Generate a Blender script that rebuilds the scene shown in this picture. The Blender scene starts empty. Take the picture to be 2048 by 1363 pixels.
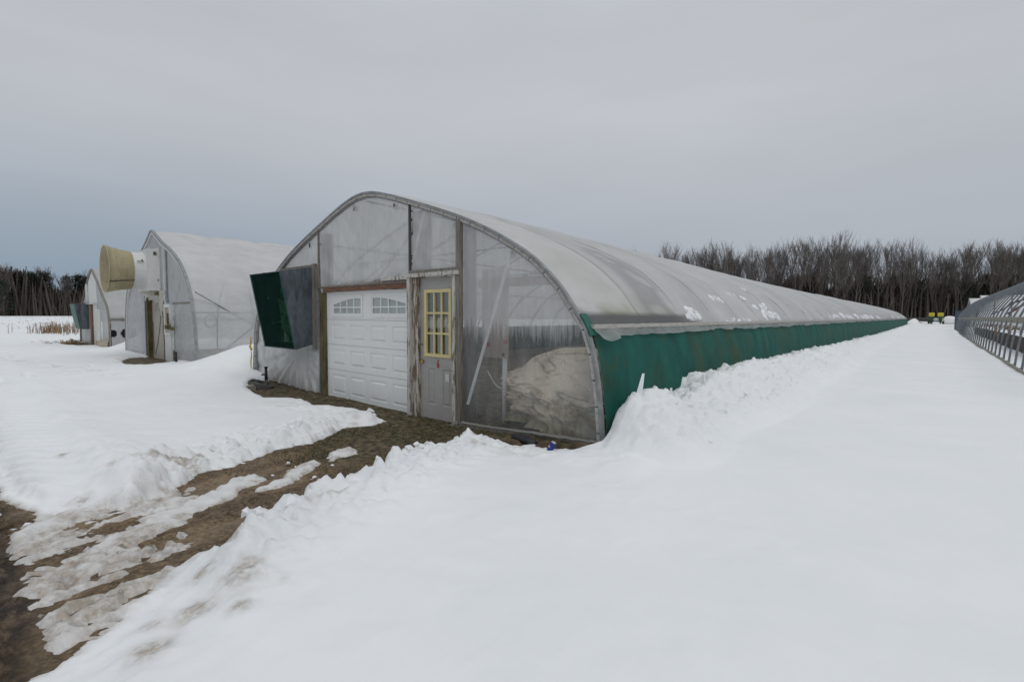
import bpy, bmesh, math, random
import numpy as np
from mathutils import Vector, Matrix
random.seed(7)
S = bpy.context.scene
COL = S.collection
PI = math.pi

# ------------------------------------------------------------------ noise
def _hash(ix, iy, seed):
    h = (ix.astype(np.int64) * 374761393 + iy.astype(np.int64) * 668265263 + seed * 974634777) & 0xFFFFFFFF
    h = ((h ^ (h >> 13)) * 1274126177) & 0xFFFFFFFF
    h = (h ^ (h >> 16)) & 0xFFFFFFFF
    return h / 4294967295.0
def vnoise(x, y, seed=0):
    x = np.asarray(x, float); y = np.asarray(y, float)
    ix = np.floor(x); iy = np.floor(y); fx = x - ix; fy = y - iy
    ux = fx*fx*fx*(fx*(fx*6-15)+10); uy = fy*fy*fy*(fy*(fy*6-15)+10)
    a = _hash(ix, iy, seed); b = _hash(ix+1, iy, seed); c = _hash(ix, iy+1, seed); d = _hash(ix+1, iy+1, seed)
    return (a*(1-ux)+b*ux)*(1-uy)+(c*(1-ux)+d*ux)*uy
def fbm(x, y, seed=0, oct=4, gain=.5):
    s = 0; a = 1; t = 0
    for o in range(oct):
        s = s + a*vnoise(x*2**o+o*13.7, y*2**o-o*7.3, seed+o); t += a; a *= gain
    return s/t*2-1
def worley(x, y, seed=0):
    ix = np.floor(x); iy = np.floor(y); m = np.full(np.shape(x), 9.)
    for dx in (-1, 0, 1):
        for dy in (-1, 0, 1):
            cx = ix+dx; cy = iy+dy
            px = cx+_hash(cx, cy, seed); py = cy+_hash(cx, cy, seed+5)
            m = np.minimum(m, (px-x)**2+(py-y)**2)
    return np.sqrt(m)
def clods(x, y, seed):
    x = x+.25*fbm(x*1.3, y*1.3, seed+40, 2); y = y+.25*fbm(x*1.3+9, y*1.3, seed+41, 2)
    ix = np.floor(x); iy = np.floor(y); m = np.full(np.shape(x), 9.); hid = np.zeros(np.shape(x))
    for dx in (-1, 0, 1):
        for dy in (-1, 0, 1):
            cx = ix+dx; cy = iy+dy
            d = (cx+_hash(cx, cy, seed)-x)**2+(cy+_hash(cx, cy, seed+5)-y)**2
            k = d < m; m = np.where(k, d, m); hid = np.where(k, _hash(cx, cy, seed+9), hid)
    return hid**1.6*np.clip(1-m/.42, 0, 1)**.75
def sst(a, b, x):
    t = np.clip((x-a)/(b-a), 0, 1); return t*t*(3-2*t)
def sdist(px, py, poly):
    """signed distance, negative inside the polygon"""
    poly = np.array(poly, float); d = np.full(px.shape, 1e9); inside = np.zeros(px.shape, bool)
    n = len(poly)
    for i in range(n):
        ax, ay = poly[i]; bx, by = poly[(i+1) % n]
        ex, ey = bx-ax, by-ay
        t = np.clip(((px-ax)*ex+(py-ay)*ey)/(ex*ex+ey*ey+1e-12), 0, 1)
        d = np.minimum(d, (px-ax-t*ex)**2+(py-ay-t*ey)**2)
        c = (ay > py) != (by > py)
        if abs(ey) > 1e-12:
            inside ^= c & (px < ex*(py-ay)/ey+ax)
    return np.where(inside, -np.sqrt(d), np.sqrt(d))

# ------------------------------------------------------------------ materials
class NT:
    def __init__(s, name):
        s.m = bpy.data.materials.new(name); s.m.use_nodes = True
        s.t = s.m.node_tree; s.t.nodes.clear()
        s.out = s.t.nodes.new('ShaderNodeOutputMaterial')
        s.tc = None
    def n(s, typ, **kw):
        nd = s.t.nodes.new(typ)
        for k, v in kw.items():
            if k[0] == '_': nd.inputs[k[1:].replace('_', ' ')].default_value = v
            else: setattr(nd, k, v)
        return nd
    def l(s, a, b): s.t.links.new(a, b)
    def coord(s, scale=(1, 1, 1), loc=(0, 0, 0)):
        if s.tc is None: s.tc = s.n('ShaderNodeTexCoord')
        mp = s.n('ShaderNodeMapping'); mp.inputs['Scale'].default_value = scale; mp.inputs['Location'].default_value = loc
        s.l(s.tc.outputs['Object'], mp.inputs['Vector']); return mp.outputs['Vector']
    def noise(s, scale, stretch=(1, 1, 1), detail=4, rough=.55, loc=(0, 0, 0)):
        nd = s.n('ShaderNodeTexNoise'); nd.inputs['Scale'].default_value = scale
        nd.inputs['Detail'].default_value = detail; nd.inputs['Roughness'].default_value = rough
        s.l(s.coord(stretch, loc), nd.inputs['Vector']); return nd.outputs['Fac']
    def ramp(s, fac, stops):
        r = s.n('ShaderNodeValToRGB'); e = r.color_ramp.elements
        while len(e) < len(stops): e.new(.5)
        for i, (p, c) in enumerate(stops):
            e[i].position = p
            c = (c, c, c) if isinstance(c, (int, float)) else c
            e[i].color = (*c, 1)
        s.l(fac, r.inputs['Fac']); return r.outputs['Color']
    def mix(s, fac, a, b, blend='MIX'):
        m = s.n('ShaderNodeMix', data_type='RGBA', blend_type=blend)
        for idx, v in ((0, fac), (6, a), (7, b)):
            if isinstance(v, (int, float)): m.inputs[idx].default_value = v
            elif isinstance(v, tuple): m.inputs[idx].default_value = (*v, 1)
            else: s.l(v, m.inputs[idx])
        return m.outputs[2]
    def math(s, op, a, b=0.):
        m = s.n('ShaderNodeMath', operation=op)
        for i, v in enumerate((a, b)):
            if isinstance(v, (int, float)): m.inputs[i].default_value = v
            else: s.l(v, m.inputs[i])
        return m.outputs[0]
    def attr(s, name):
        a = s.n('ShaderNodeAttribute', attribute_name=name); return a.outputs['Fac']
    def bump(s, h, strength=.3, dist=.02):
        b = s.n('ShaderNodeBump'); b.inputs['Strength'].default_value = strength; b.inputs['Distance'].default_value = dist
        s.l(h, b.inputs['Height']); return b.outputs['Normal']
    def principled(s, col, rough=.6, normal=None, metal=0, spec=.5):
        p = s.n('ShaderNodeBsdfPrincipled')
        if isinstance(col, tuple): p.inputs['Base Color'].default_value = (*col, 1)
        else: s.l(col, p.inputs['Base Color'])
        if isinstance(rough, (int, float)): p.inputs['Roughness'].default_value = rough
        else: s.l(rough, p.inputs['Roughness'])
        p.inputs['Metallic'].default_value = metal
        p.inputs['Specular IOR Level'].default_value = spec
        if normal is not None: s.l(normal, p.inputs['Normal'])
        s.l(p.outputs[0], s.out.inputs['Surface']); return p

def simple(name, col, col2=None, scale=6, rough=.6, stretch=(1, 1, 1), bump=.15, bdist=.005, metal=0, lo=.35, hi=.7, spec=.5):
    t = NT(name)
    f = t.noise(scale, stretch, 6, .62)
    c = t.ramp(f, [(lo, col), (hi, col2 or tuple(min(1, v*1.35) for v in col))])
    t.principled(c, rough, t.bump(t.noise(scale*4, stretch, 4), bump, bdist) if bump else None, metal, spec)
    return t.m
def peeling(name, paint, wood, amount=.5, stretch=(6, 6, 1)):
    t = NT(name)
    f = t.noise(3.2, stretch, 8, .7)
    w = t.ramp(t.noise(9, (4, 4, .4), 5), [(.3, tuple(v*.45 for v in wood)), (.7, wood)])
    mk = t.ramp(f, [(amount-.03, 0), (amount+.03, 1)])
    d = t.ramp(t.noise(5, (1, 1, 1), 5), [(.3, tuple(v*.78 for v in paint)), (.65, paint)])
    t.principled(t.mix(mk, w, d), .7, t.bump(mk, .5, .004))
    return t.m

def film(name, opaque_lo, opaque_hi, white=(.78, .79, .79), trans=.5, streak=(5, 5, .8), scale=1.2, grime_shade=None, sheen=.08, bumpd=.02, dirtbase=None, dirt_h=.5, fog=None, soft=0):
    """greenhouse polythene: part clear, part milky, lit from both sides"""
    t = NT(name)
    nf = t.noise(scale, streak, 7, .66)
    n2 = t.noise(.7, (1, 1, 1), 3)
    s = t.math('ADD', t.math('MULTIPLY', nf, .62), t.math('MULTIPLY', n2, .38))
    op = t.n('ShaderNodeMapRange'); t.l(s, op.inputs['Value'])
    op.inputs['From Min'].default_value = .38; op.inputs['From Max'].default_value = .62
    op.inputs['To Min'].default_value = opaque_lo; op.inputs['To Max'].default_value = opaque_hi
    opac = op.outputs[0]
    if fog:          # condensation fog above a drip line
        fx = t.n('ShaderNodeSeparateXYZ'); t.l(t.coord(), fx.inputs[0])
        fm = t.n('ShaderNodeMapRange'); t.l(t.math('ADD', fx.outputs['Z'], t.math('MULTIPLY', t.noise(3.5, (6, 6, .35), 6, .7), .9)), fm.inputs['Value'])
        fm.inputs['From Min'].default_value = fog+.35-soft; fm.inputs['From Max'].default_value = fog+.6+soft; fm.inputs['To Max'].default_value = .4
        opac = t.math('ADD', opac, fm.outputs[0])
    col = t.ramp(t.noise(1.7, (1, 1, 1), 6, .65), [(.3, tuple(v*.88 for v in white)), (.68, white)])
    if grime_shade:
        g1 = t.attr('algae'); g2 = t.attr('grime_shade')
        col = t.mix(g1, col, (.36, .35, .13)); col = t.mix(g2, col, (.15, .155, .16))
    if dirtbase:
        sx = t.n('ShaderNodeSeparateXYZ'); t.l(t.coord(), sx.inputs[0])
        mr = t.n('ShaderNodeMapRange'); t.l(t.math('SUBTRACT', sx.outputs['Z'], t.math('MULTIPLY', t.noise(6, (1, 1, .6), 6, .7), .9)), mr.inputs['Value'])
        mr.inputs['From Min'].default_value = dirt_h-.55; mr.inputs['From Max'].default_value = dirt_h-1.0
        mr.inputs['To Max'].default_value = .75
        col = t.mix(mr.outputs[0], col, dirtbase)
    bh = t.math('ADD', t.noise(2.2, (1, 1, 1), 5), t.math('MULTIPLY', t.noise(7, streak, 4), .4))
    nrm = t.bump(bh, .5, bumpd)
    df = t.n('ShaderNodeBsdfDiffuse'); tl = t.n('ShaderNodeBsdfTranslucent'); tr = t.n('ShaderNodeBsdfTransparent')
    gl = t.n('ShaderNodeBsdfGlossy'); gl.inputs['Roughness'].default_value = .28
    for nd in (df, tl): t.l(col, nd.inputs['Color']); t.l(nrm, nd.inputs['Normal'])
    t.l(nrm, gl.inputs['Normal']); tr.inputs['Color'].default_value = (.93, .94, .94, 1)
    m1 = t.n('ShaderNodeMixShader'); m1.inputs[0].default_value = trans; t.l(df.outputs[0], m1.inputs[1]); t.l(tl.outputs[0], m1.inputs[2])
    m2 = t.n('ShaderNodeMixShader'); t.l(opac, m2.inputs[0]); t.l(tr.outputs[0], m2.inputs[1]); t.l(m1.outputs[0], m2.inputs[2])
    lw = t.n('ShaderNodeLayerWeight'); lw.inputs['Blend'].default_value = .25
    m3 = t.n('ShaderNodeMixShader'); t.l(t.math('ADD', t.math('MULTIPLY', lw.outputs['Fresnel'], .35), sheen*.3), m3.inputs[0])
    t.l(m2.outputs[0], m3.inputs[1]); t.l(gl.outputs[0], m3.inputs[2]); t.l(m3.outputs[0], t.out.inputs['Surface'])
    return t.m

M = {}
def snow_mat():
    t = NT('snow')
    d = t.attr('dirt'); ice = t.attr('melt')
    base = t.ramp(t.noise(.8, (1, 1, 1), 5), [(.3, (.84, .862, .88)), (.7, (.895, .91, .92))])
    gr = t.noise(9, (1, 1, 1), 8, .72)
    thr = t.math('MULTIPLY', d, t.ramp(gr, [(.4, .3), (.58, 1.0)]))
    col = t.mix(thr, base, t.ramp(t.noise(24, (1, 1, 1), 6, .7), [(.36, (.13, .09, .055)), (.62, (.46, .37, .27))]))
    col = t.mix(t.math('MULTIPLY', ice, .5), col, (.62, .6, .57))
    h = t.math('ADD', t.noise(34, (1, 1, 1), 8, .78), t.math('MULTIPLY', t.noise(5, (1, 1, 1), 4), 1.0))
    rs = t.attr('rough')
    b = t.n('ShaderNodeBump'); b.inputs['Distance'].default_value = .011
    t.l(t.math('ADD', t.math('MULTIPLY', rs, .7), .2), b.inputs['Strength']); t.l(h, b.inputs['Height'])
    p = t.principled(col, .62, b.outputs['Normal'], 0, .3)
    return t.m
M['snow'] = snow_mat()
def snow_plain():
    t = NT('snow_clump')
    col = t.ramp(t.noise(9, (1, 1, 1), 6), [(.3, (.8, .82, .85)), (.7, (.9, .91, .93))])
    t.principled(col, .6, t.bump(t.noise(26, (1, 1, 1), 7, .7), .5, .02), 0, .3); return t.m
M['snow_clump'] = snow_plain()
def ground_mat():
    t = NT('ground')
    wet = t.attr('mud'); gr = t.attr('turf'); lf = t.attr('litter')
    n1 = t.noise(2.6, (1, .6, 1), 9, .7); n2 = t.noise(32, (1, .8, 1), 8, .75)
    earth = t.ramp(n1, [(.40, (.075, .048, .028)), (.49, (.2, .14, .083)), (.58, (.38, .285, .175))])
    earth = t.mix(.55, earth, t.ramp(n2, [(.41, (.05, .032, .019)), (.5, (.18, .125, .074)), (.6, (.42, .315, .195))]))
    mud = t.ramp(t.noise(11, (.5, 1, 1), 9, .75), [(.41, (.022, .014, .008)), (.5, (.075, .049, .029)), (.6, (.19, .135, .083))])
    turf = t.ramp(t.noise(10, (1, 1, 1), 8, .7), [(.41, (.04, .032, .017)), (.5, (.1, .082, .04)), (.6, (.21, .16, .09))])
    lit = t.ramp(t.noise(.6, (1, 1, 1), 8, .7), [(.3, (.02, .016, .012)), (.7, (.05, .038, .028))])
    c = t.mix(gr, earth, turf); c = t.mix(wet, c, mud); c = t.mix(lf, c, lit)
    h = t.math('ADD', t.math('MULTIPLY', n1, 1.4), n2)
    rough = t.ramp(t.noise(3, (1, 1, 1), 4), [(.35, .5), (.6, .85)])
    t.principled(c, rough, t.bump(h, .9, .04), 0, .35); return t.m
M['ground'] = ground_mat()
M['roof_main'] = film('roof_film', .93, .985, (.965, .97, .97), .43, (1.6, .5, 1.6), 1.1, grime_shade=True, bumpd=.012)
M['end_film'] = film('end_film', .1, .25, (.97, .97, .965), .25, (5, 5, .7), 1.3, dirtbase=(.25, .22, .15), dirt_h=.3, fog=1.3)
M['end_milky'] = film('end_film_milky', .62, .92, (.97, .965, .945), .25, (3, 3, 1), 1.4, dirtbase=(.25, .22, .17), dirt_h=.2, bumpd=.04)
M['end_film_up'] = film('end_film_upper', .5, .74, (.985, .98, .965), .28, (4, 4, .9), 1.0)
M['film_two'] = film('film_gothic', .42, .66, (.93, .935, .94), .4, (1.2, .6, 1.4), .9, bumpd=.004, fog=2.3, soft=.7)
M['film_two_end'] = film('film_gothic_end', .6, .97, (.72, .73, .74), .5, (3, 3, 1.2), 1.6, bumpd=.05)
M['film_three'] = film('film_siding', .9, .99, (.74, .745, .74), .45, (2, 2, .8), 1.4)
M['valance'] = film('valance_film', .55, .85, (.6, .63, .6), .5, (1, 1.5, 3), 2.5, bumpd=.04)
M['strap'] = simple('clear_strap', (.62, .63, .63), (.74, .75, .74), 4, .4, (1, 1, .5), 0)
def curtain_mat():
    t = NT('green_curtain')
    w = t.noise(2.4, (1, 1, .5), 8, .68)
    c = t.ramp(w, [(.3, (.003, .055, .043)), (.5, (.005, .088, .069)), (.72, (.012, .125, .1))])
    st = t.ramp(t.noise(1.3, (1, .8, .55), 8, .74, (3, 1, 0)), [(.5, 0), (.68, .7)])
    c = t.mix(st, c, (.07, .065, .02))
    fine = t.n('ShaderNodeTexWave', wave_type='BANDS', bands_direction='Z'); fine.inputs['Scale'].default_value = 90
    t.l(t.coord(), fine.inputs['Vector'])
    c = t.mix(t.attr('sag'), c, (.05, .12, .1))
    t.principled(c, .75, t.bump(t.math('ADD', t.math('MULTIPLY', fine.outputs['Fac'], .15), w), .25, .02), 0, .3)
    return t.m
M['curtain'] = curtain_mat()
M['galv'] = simple('galvanised_pipe', (.2, .22, .24), (.32, .34, .36), 8, .5, (1, 1, 1), .05, .003, .35)
M['frame_dull'] = simple('frame_pipe', (.13, .147, .162), (.21, .23, .25), 6, .5, (1, 1, 1), .05, .003, .3)
M['alu'] = simple('rail_aluminium', (.22, .235, .235), (.36, .375, .37), 9, .5, (1, 1, 1), .08, .003, .3)
M['batten'] = simple('batten', (.34, .32, .295), (.52, .5, .46), 7, .75, (1, 1, 3), .2)
M['wood_weather'] = simple('weathered_wood', (.14, .125, .105), (.33, .3, .26), 7, .85, (6, 6, .5), .4, .006)
M['wood_dark'] = simple('dark_wood', (.055, .05, .05), (.12, .11, .11), 5, .85, (5, 5, .6), .3)
M['wood_red'] = simple('red_brown_board', (.11, .05, .028), (.26, .14, .085), 6, .8, (.8, 4, 8), .4, .005)
M['wood_olive'] = simple('olive_stained_post', (.035, .022, .012), (.2, .17, .07), 2.2, .85, (4, 4, .8), .35, .006, lo=.3, hi=.72)
M['peel'] = peeling('peeling_white_paint', (.62, .6, .56), (.3, .25, .19), .45)
M['peel_more'] = peeling('flaking_jamb_paint', (.58, .55, .5), (.24, .18, .12), .53, (5, 5, .9))
M['garage'] = simple('white_garage_paint', (.79, .8, .79), (.84, .845, .83), 2, .38, (1, 1, 1), .06, .002)
M['grey_door'] = simple('grey_door_paint', (.36, .35, .33), (.42, .405, .385), 4, .5, (1, 1, 3), .1, .002)
M['yellow_trim'] = simple('pale_yellow_trim', (.68, .57, .24), (.76, .66, .33), 8, .45, (1, 1, 1), .05, .002)
M['brass'] = simple('brass', (.42, .27, .07), (.55, .38, .13), 12, .3, metal=.9, bump=0)
M['red_paint'] = simple('red_number', (.32, .03, .03), (.42, .05, .05), 20, .6, bump=0)
M['paper'] = simple('paper', (.62, .61, .58), (.72, .71, .68), 15, .8, bump=0)
def glass_mat(name, tint, refl):
    t = NT(name)
    tr = t.n('ShaderNodeBsdfTransparent'); tr.inputs[0].default_value = (*tint, 1)
    gl = t.n('ShaderNodeBsdfGlossy'); gl.inputs['Roughness'].default_value = .03
    t.l(t.bump(t.noise(2, (1, 1, 1), 2), .12, .03), gl.inputs['Normal'])
    m = t.n('ShaderNodeMixShader'); m.inputs[0].default_value = refl
    t.l(tr.outputs[0], m.inputs[1]); t.l(gl.outputs[0], m.inputs[2]); t.l(m.outputs[0], t.out.inputs['Surface']); return t.m
M['glass'] = glass_mat('door_glass', (.6, .62, .63), .2)
M['frosted'] = simple('garage_pane', (.36, .4, .39), (.48, .52, .51), 4, .25, (1, 1, .6), .1, .01)
M['galv_sheet'] = None
def sheet_mat():
    t = NT('galvanised_sheet')
    c = t.ramp(t.noise(7, (1, 1.5, 1), 8, .7), [(.3, (.085, .105, .125)), (.7, (.155, .18, .205))])
    sm = t.math('MULTIPLY', t.ramp(t.noise(2.2, (1, 2.2, .5), 5, .6, (1, .4, 0)), [(.46, 0), (.6, 1)]), .8)
    c = t.mix(sm, c, (.05, .055, .065))
    t.principled(c, .5, None, .35); return t.m
M['galv_sheet'] = sheet_mat()
def mesh_screen():
    t = NT('green_screen')
    w = t.n('ShaderNodeTexWave', wave_type='BANDS', bands_direction='Z'); w.inputs['Scale'].default_value = 16
    t.l(t.coord(), w.inputs['Vector'])
    p = t.n('ShaderNodeBsdfPrincipled'); p.inputs['Base Color'].default_value = (.003, .03, .024, 1); p.inputs['Roughness'].default_value = .7; p.inputs['Specular IOR Level'].default_value = .08
    tr = t.n('ShaderNodeBsdfTransparent'); tr.inputs[0].default_value = (.6, .75, .65, 1)
    m = t.n('ShaderNodeMixShader')
    t.l(t.math('ADD', t.math('MULTIPLY', w.outputs['Fac'], .26), .2), m.inputs[0])
    t.l(tr.outputs[0], m.inputs[1]); t.l(p.outputs[0], m.inputs[2]); t.l(m.outputs[0], t.out.inputs['Surface']); return t.m
M['screen'] = mesh_screen()
M['fan_metal'] = simple('fan_metal', (.5, .5, .38), (.62, .62, .5), 6, .5, bump=.05)
M['fan_ring'] = simple('fan_ring', (.2, .23, .12), (.3, .33, .18), 4, .6, bump=.05)
M['black'] = simple('black_plastic', (.012, .012, .014), (.03, .03, .033), 9, .55, bump=.1)
M['green_tape'] = simple('green_tape', (.003, .09, .06), (.01, .13, .09), 9, .5, bump=.1)
def tarp_mat():
    t = NT('tarp_cloth')
    c = t.ramp(t.noise(1.6, (1, 1, 1), 6, .6), [(.3, (.82, .7, .57)), (.7, (.93, .83, .7))])
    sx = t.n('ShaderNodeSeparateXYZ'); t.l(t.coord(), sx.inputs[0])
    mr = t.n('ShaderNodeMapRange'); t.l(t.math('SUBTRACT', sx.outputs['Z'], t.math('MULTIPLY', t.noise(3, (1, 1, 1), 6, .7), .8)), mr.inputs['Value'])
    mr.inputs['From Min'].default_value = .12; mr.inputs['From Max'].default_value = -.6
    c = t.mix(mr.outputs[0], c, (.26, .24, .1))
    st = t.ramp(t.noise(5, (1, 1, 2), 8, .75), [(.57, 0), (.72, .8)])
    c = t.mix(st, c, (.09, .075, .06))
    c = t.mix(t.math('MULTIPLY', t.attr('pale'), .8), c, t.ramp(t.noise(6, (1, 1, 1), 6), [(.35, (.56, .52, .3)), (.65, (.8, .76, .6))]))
    c = t.mix(t.math('MULTIPLY', t.attr('crease'), .85), c, (.1, .085, .06))  # fold grime together with fold shade, painted dark into the cloth colour
    t.principled(c, .85, t.bump(t.noise(9, (1, 1, 1), 6), .4, .03), 0, .2); return t.m
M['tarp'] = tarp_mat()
M['plywood'] = simple('plywood', (.33, .27, .24), (.46, .39, .35), 3, .8, (4, 4, .7), .2)
M['white_pvc'] = simple('white_pvc', (.62, .63, .62), (.72, .72, .71), 5, .45, bump=.03)
M['beige'] = simple('beige_door', (.37, .335, .28), (.45, .41, .345), 3, .55, (1, 1, .5), .12, .003)
M['crack'] = simple('dark_rub_mark', (.06, .045, .03), (.12, .09, .06), 14, .9, bump=0)
M['foam'] = simple('spray_foam', (.42, .4, .35), (.58, .56, .5), 5, .85, bump=.5, bdist=.02)
M['white_box'] = simple('white_fibreglass', (.62, .63, .61), (.72, .72, .7), 3, .5, bump=.06)
M['cone'] = simple('yellowed_fibreglass', (.31, .265, .15), (.41, .36, .22), 3.5, .55, (1, 2.5, 1), .1, lo=.3, hi=.7)
M['cone_in'] = simple('cone_lining', (.4, .36, .24), (.5, .46, .33), 3, .6, bump=.05)
M['white_siding'] = simple('white_siding', (.6, .6, .57), (.7, .7, .67), 2.5, .6, (3, 3, .6), .08)
M['tan_board'] = simple('tan_board', (.36, .31, .23), (.47, .42, .33), 4, .75, (1, 1, 3), .15)
M['orange_edge'] = simple('rusty_edge', (.3, .12, .02), (.45, .2, .04), 10, .7, bump=.1)
M['pale_yellow'] = simple('yellow_pane', (.58, .56, .36), (.66, .63, .44), 4, .5, bump=.05)
M['dead_grass'] = simple('dead_grass', (.16, .105, .06), (.34, .24, .14), .9, .9, bump=0)
M['green_grass'] = simple('short_grass', (.04, .055, .018), (.11, .1, .04), 1.5, .9, bump=0)
M['tuft_dry'] = simple('straw_blades', (.12, .095, .05), (.28, .22, .12), 1.2, .9, bump=0)
M['bark_a'] = simple('grey_bark', (.062, .053, .047), (.115, .1, .088), .7, .95, (1, 1, .3), 0)
M['bark_b'] = simple('brown_twigs', (.1, .084, .075), (.165, .142, .127), .5, .95, (1, 1, 1), 0)
M['bark_c'] = simple('pale_bark', (.12, .105, .088), (.19, .165, .14), .7, .95, (1, 1, .3), 0)
M['under'] = simple('undergrowth', (.055, .045, .039), (.115, .094, .082), .35, .95, (1, 1, .3), 0)
M['needles'] = simple('pine_needles', (.011, .017, .011), (.026, .036, .02), .5, .9, bump=0)
M['needles_g'] = simple('holly_leaves', (.012, .022, .009), (.03, .045, .018), .5, .8, bump=0)
M['dirty_board'] = simple('dirty_hip_board', (.17, .16, .13), (.34, .32, .27), 5, .9, (.5, 3, 3), .3)
M['bench_wood'] = simple('bench_wood', (.035, .026, .02), (.09, .07, .055), 4, .9, (1, 1, .6), .3)
M['cabinet'] = simple('blue_grey_steel', (.06, .085, .12), (.09, .12, .16), 3, .5, bump=.05)
M['planter_green'] = simple('green_machine_paint', (.008, .07, .025), (.015, .11, .04), 6, .45, bump=.03)
M['planter_yellow'] = simple('yellow_hopper', (.55, .46, .03), (.65, .55, .05), 6, .5, bump=.03)
M['tyre'] = simple('tyre_rubber', (.012, .012, .012), (.03, .03, .03), 9, .85, bump=.1)
M['white_roof'] = simple('white_roof_film', (.6, .6, .6), (.7, .7, .7), 2, .5, (1, 1, 1), .05)
M['can_blue'] = simple('blue_can_print', (.008, .03, .2), (.012, .045, .27), 30, .35, bump=0, metal=.2)
M['can_red'] = simple('red_print', (.5, .02, .03), (.56, .04, .05), 30, .4, bump=0)
M['can_white'] = simple('white_print', (.7, .7, .7), (.78, .78, .78), 30, .4, bump=0)
M['can_metal'] = simple('can_top', (.45, .4, .36), (.6, .55, .5), 30, .35, bump=0, metal=.6)
M['yellow_rope'] = simple('yellow_rope', (.5, .36, .06), (.65, .5, .14), 20, .8, bump=.2)
M['clod'] = simple('earth_clod', (.06, .04, .022), (.16, .11, .065), 9, .95, bump=.8, bdist=.03)
M['hose'] = simple('old_hose', (.06, .06, .055), (.15, .145, .13), 7, .7, bump=.1)

# ------------------------------------------------------------------ mesh helpers
class MB:
    def __init__(s): s.v = []; s.f = []; s.smooth = False
    def quad(s, a, b, c, d):
        i = len(s.v); s.v += [a, b, c, d]; s.f.append((i, i+1, i+2, i+3))
    def poly(s, pts):
        i = len(s.v); s.v += list(pts); s.f.append(tuple(range(i, i+len(pts))))
    def box(s, x0, x1, y0, y1, z0, z1):
        i = len(s.v)
        s.v += [(x0, y0, z0), (x1, y0, z0), (x1, y1, z0), (x0, y1, z0), (x0, y0, z1), (x1, y0, z1), (x1, y1, z1), (x0, y1, z1)]
        s.f += [(i, i+3, i+2, i+1), (i+4, i+5, i+6, i+7), (i, i+1, i+5, i+4), (i+1, i+2, i+6, i+5), (i+2, i+3, i+7, i+6), (i+3, i, i+4, i+7)]
    def hexa(s, p):
        i = len(s.v); s.v += p
        s.f += [(i, i+3, i+2, i+1), (i+4, i+5, i+6, i+7), (i, i+1, i+5, i+4), (i+1, i+2, i+6, i+5), (i+2, i+3, i+7, i+6), (i+3, i, i+4, i+7)]
    def tube(s, pts, r, n=8, caps=True):
        pts = [Vector(p) for p in pts]; rs = r if isinstance(r, (list, tuple)) else [r]*len(pts)
        i0 = len(s.v); u = None
        for k, p in enumerate(pts):
            d = (pts[min(k+1, len(pts)-1)]-pts[max(k-1, 0)])
            if d.length < 1e-9: d = Vector((0, 0, 1))
            d.normalize()
            if u is None:
                u = d.orthogonal().normalized()
            else:
                u = (u-d*u.dot(d)); u = u.normalized() if u.length > 1e-6 else d.orthogonal().normalized()
            w = d.cross(u)
            for j in range(n):
                a = 2*PI*j/n; s.v.append(tuple(p+(u*math.cos(a)+w*math.sin(a))*rs[k]))
        for k in range(len(pts)-1):
            for j in range(n):
                a = i0+k*n+j; b = i0+k*n+(j+1) % n
                s.f.append((a, b, b+n, a+n))
        if caps:
            s.f.append(tuple(i0+j for j in reversed(range(n)))); e = i0+(len(pts)-1)*n
            s.f.append(tuple(e+j for j in range(n)))
    def grid(s, P):
        """P: list of rows of points"""
        i0 = len(s.v); R = len(P); Cn = len(P[0])
        for row in P: s.v += [tuple(p) for p in row]
        for r in range(R-1):
            for c in range(Cn-1):
                a = i0+r*Cn+c; s.f.append((a, a+1, a+Cn+1, a+Cn))
    def build(s, name, mat, parent=None, smooth=False, autosmooth=None):
        me = bpy.data.meshes.new(name); me.from_pydata([tuple(map(float, v)) for v in s.v], [], s.f)
        me.materials.append(mat)
        if smooth: me.polygons.foreach_set('use_smooth', [True]*len(me.polygons))
        me.update()
        o = bpy.data.objects.new(name, me); COL.objects.link(o)
        if parent is not None:
            o.parent = parent
            if parent.type == 'EMPTY': o.matrix_parent_inverse = Matrix.Translation(-parent.location)
        return o
def tag(o, label, cat, group=None, kind=None):
    if label: o['label'] = label
    if cat: o['category'] = cat
    if group: o['group'] = group
    if kind: o['kind'] = kind
    return o
def thing(name, loc, label, cat, group=None):
    o = bpy.data.objects.new(name, None); COL.objects.link(o); o.location = loc; o.empty_display_size = .3
    return tag(o, label, cat, group)
def bx(name, mat, parent, *b):
    m = MB()
    for q in (b if isinstance(b[0], tuple) else (b,)): m.box(*q)
    return m.build(name, mat, parent)
def tb(name, mat, parent, pts, r, n=8):
    m = MB(); m.tube(pts, r, n); return m.build(name, mat, parent, True)
def attr(o, name, vals):
    a = o.data.attributes.new(name, 'FLOAT', 'POINT'); a.data.foreach_set('value', np.asarray(vals, dtype=np.float32).ravel())
def copy_tree(o, parent=None):
    c = o.copy(); COL.objects.link(c)
    if parent is not None: c.parent = parent
    for ch in list(o.children): copy_tree(ch, c)
    return c

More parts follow.
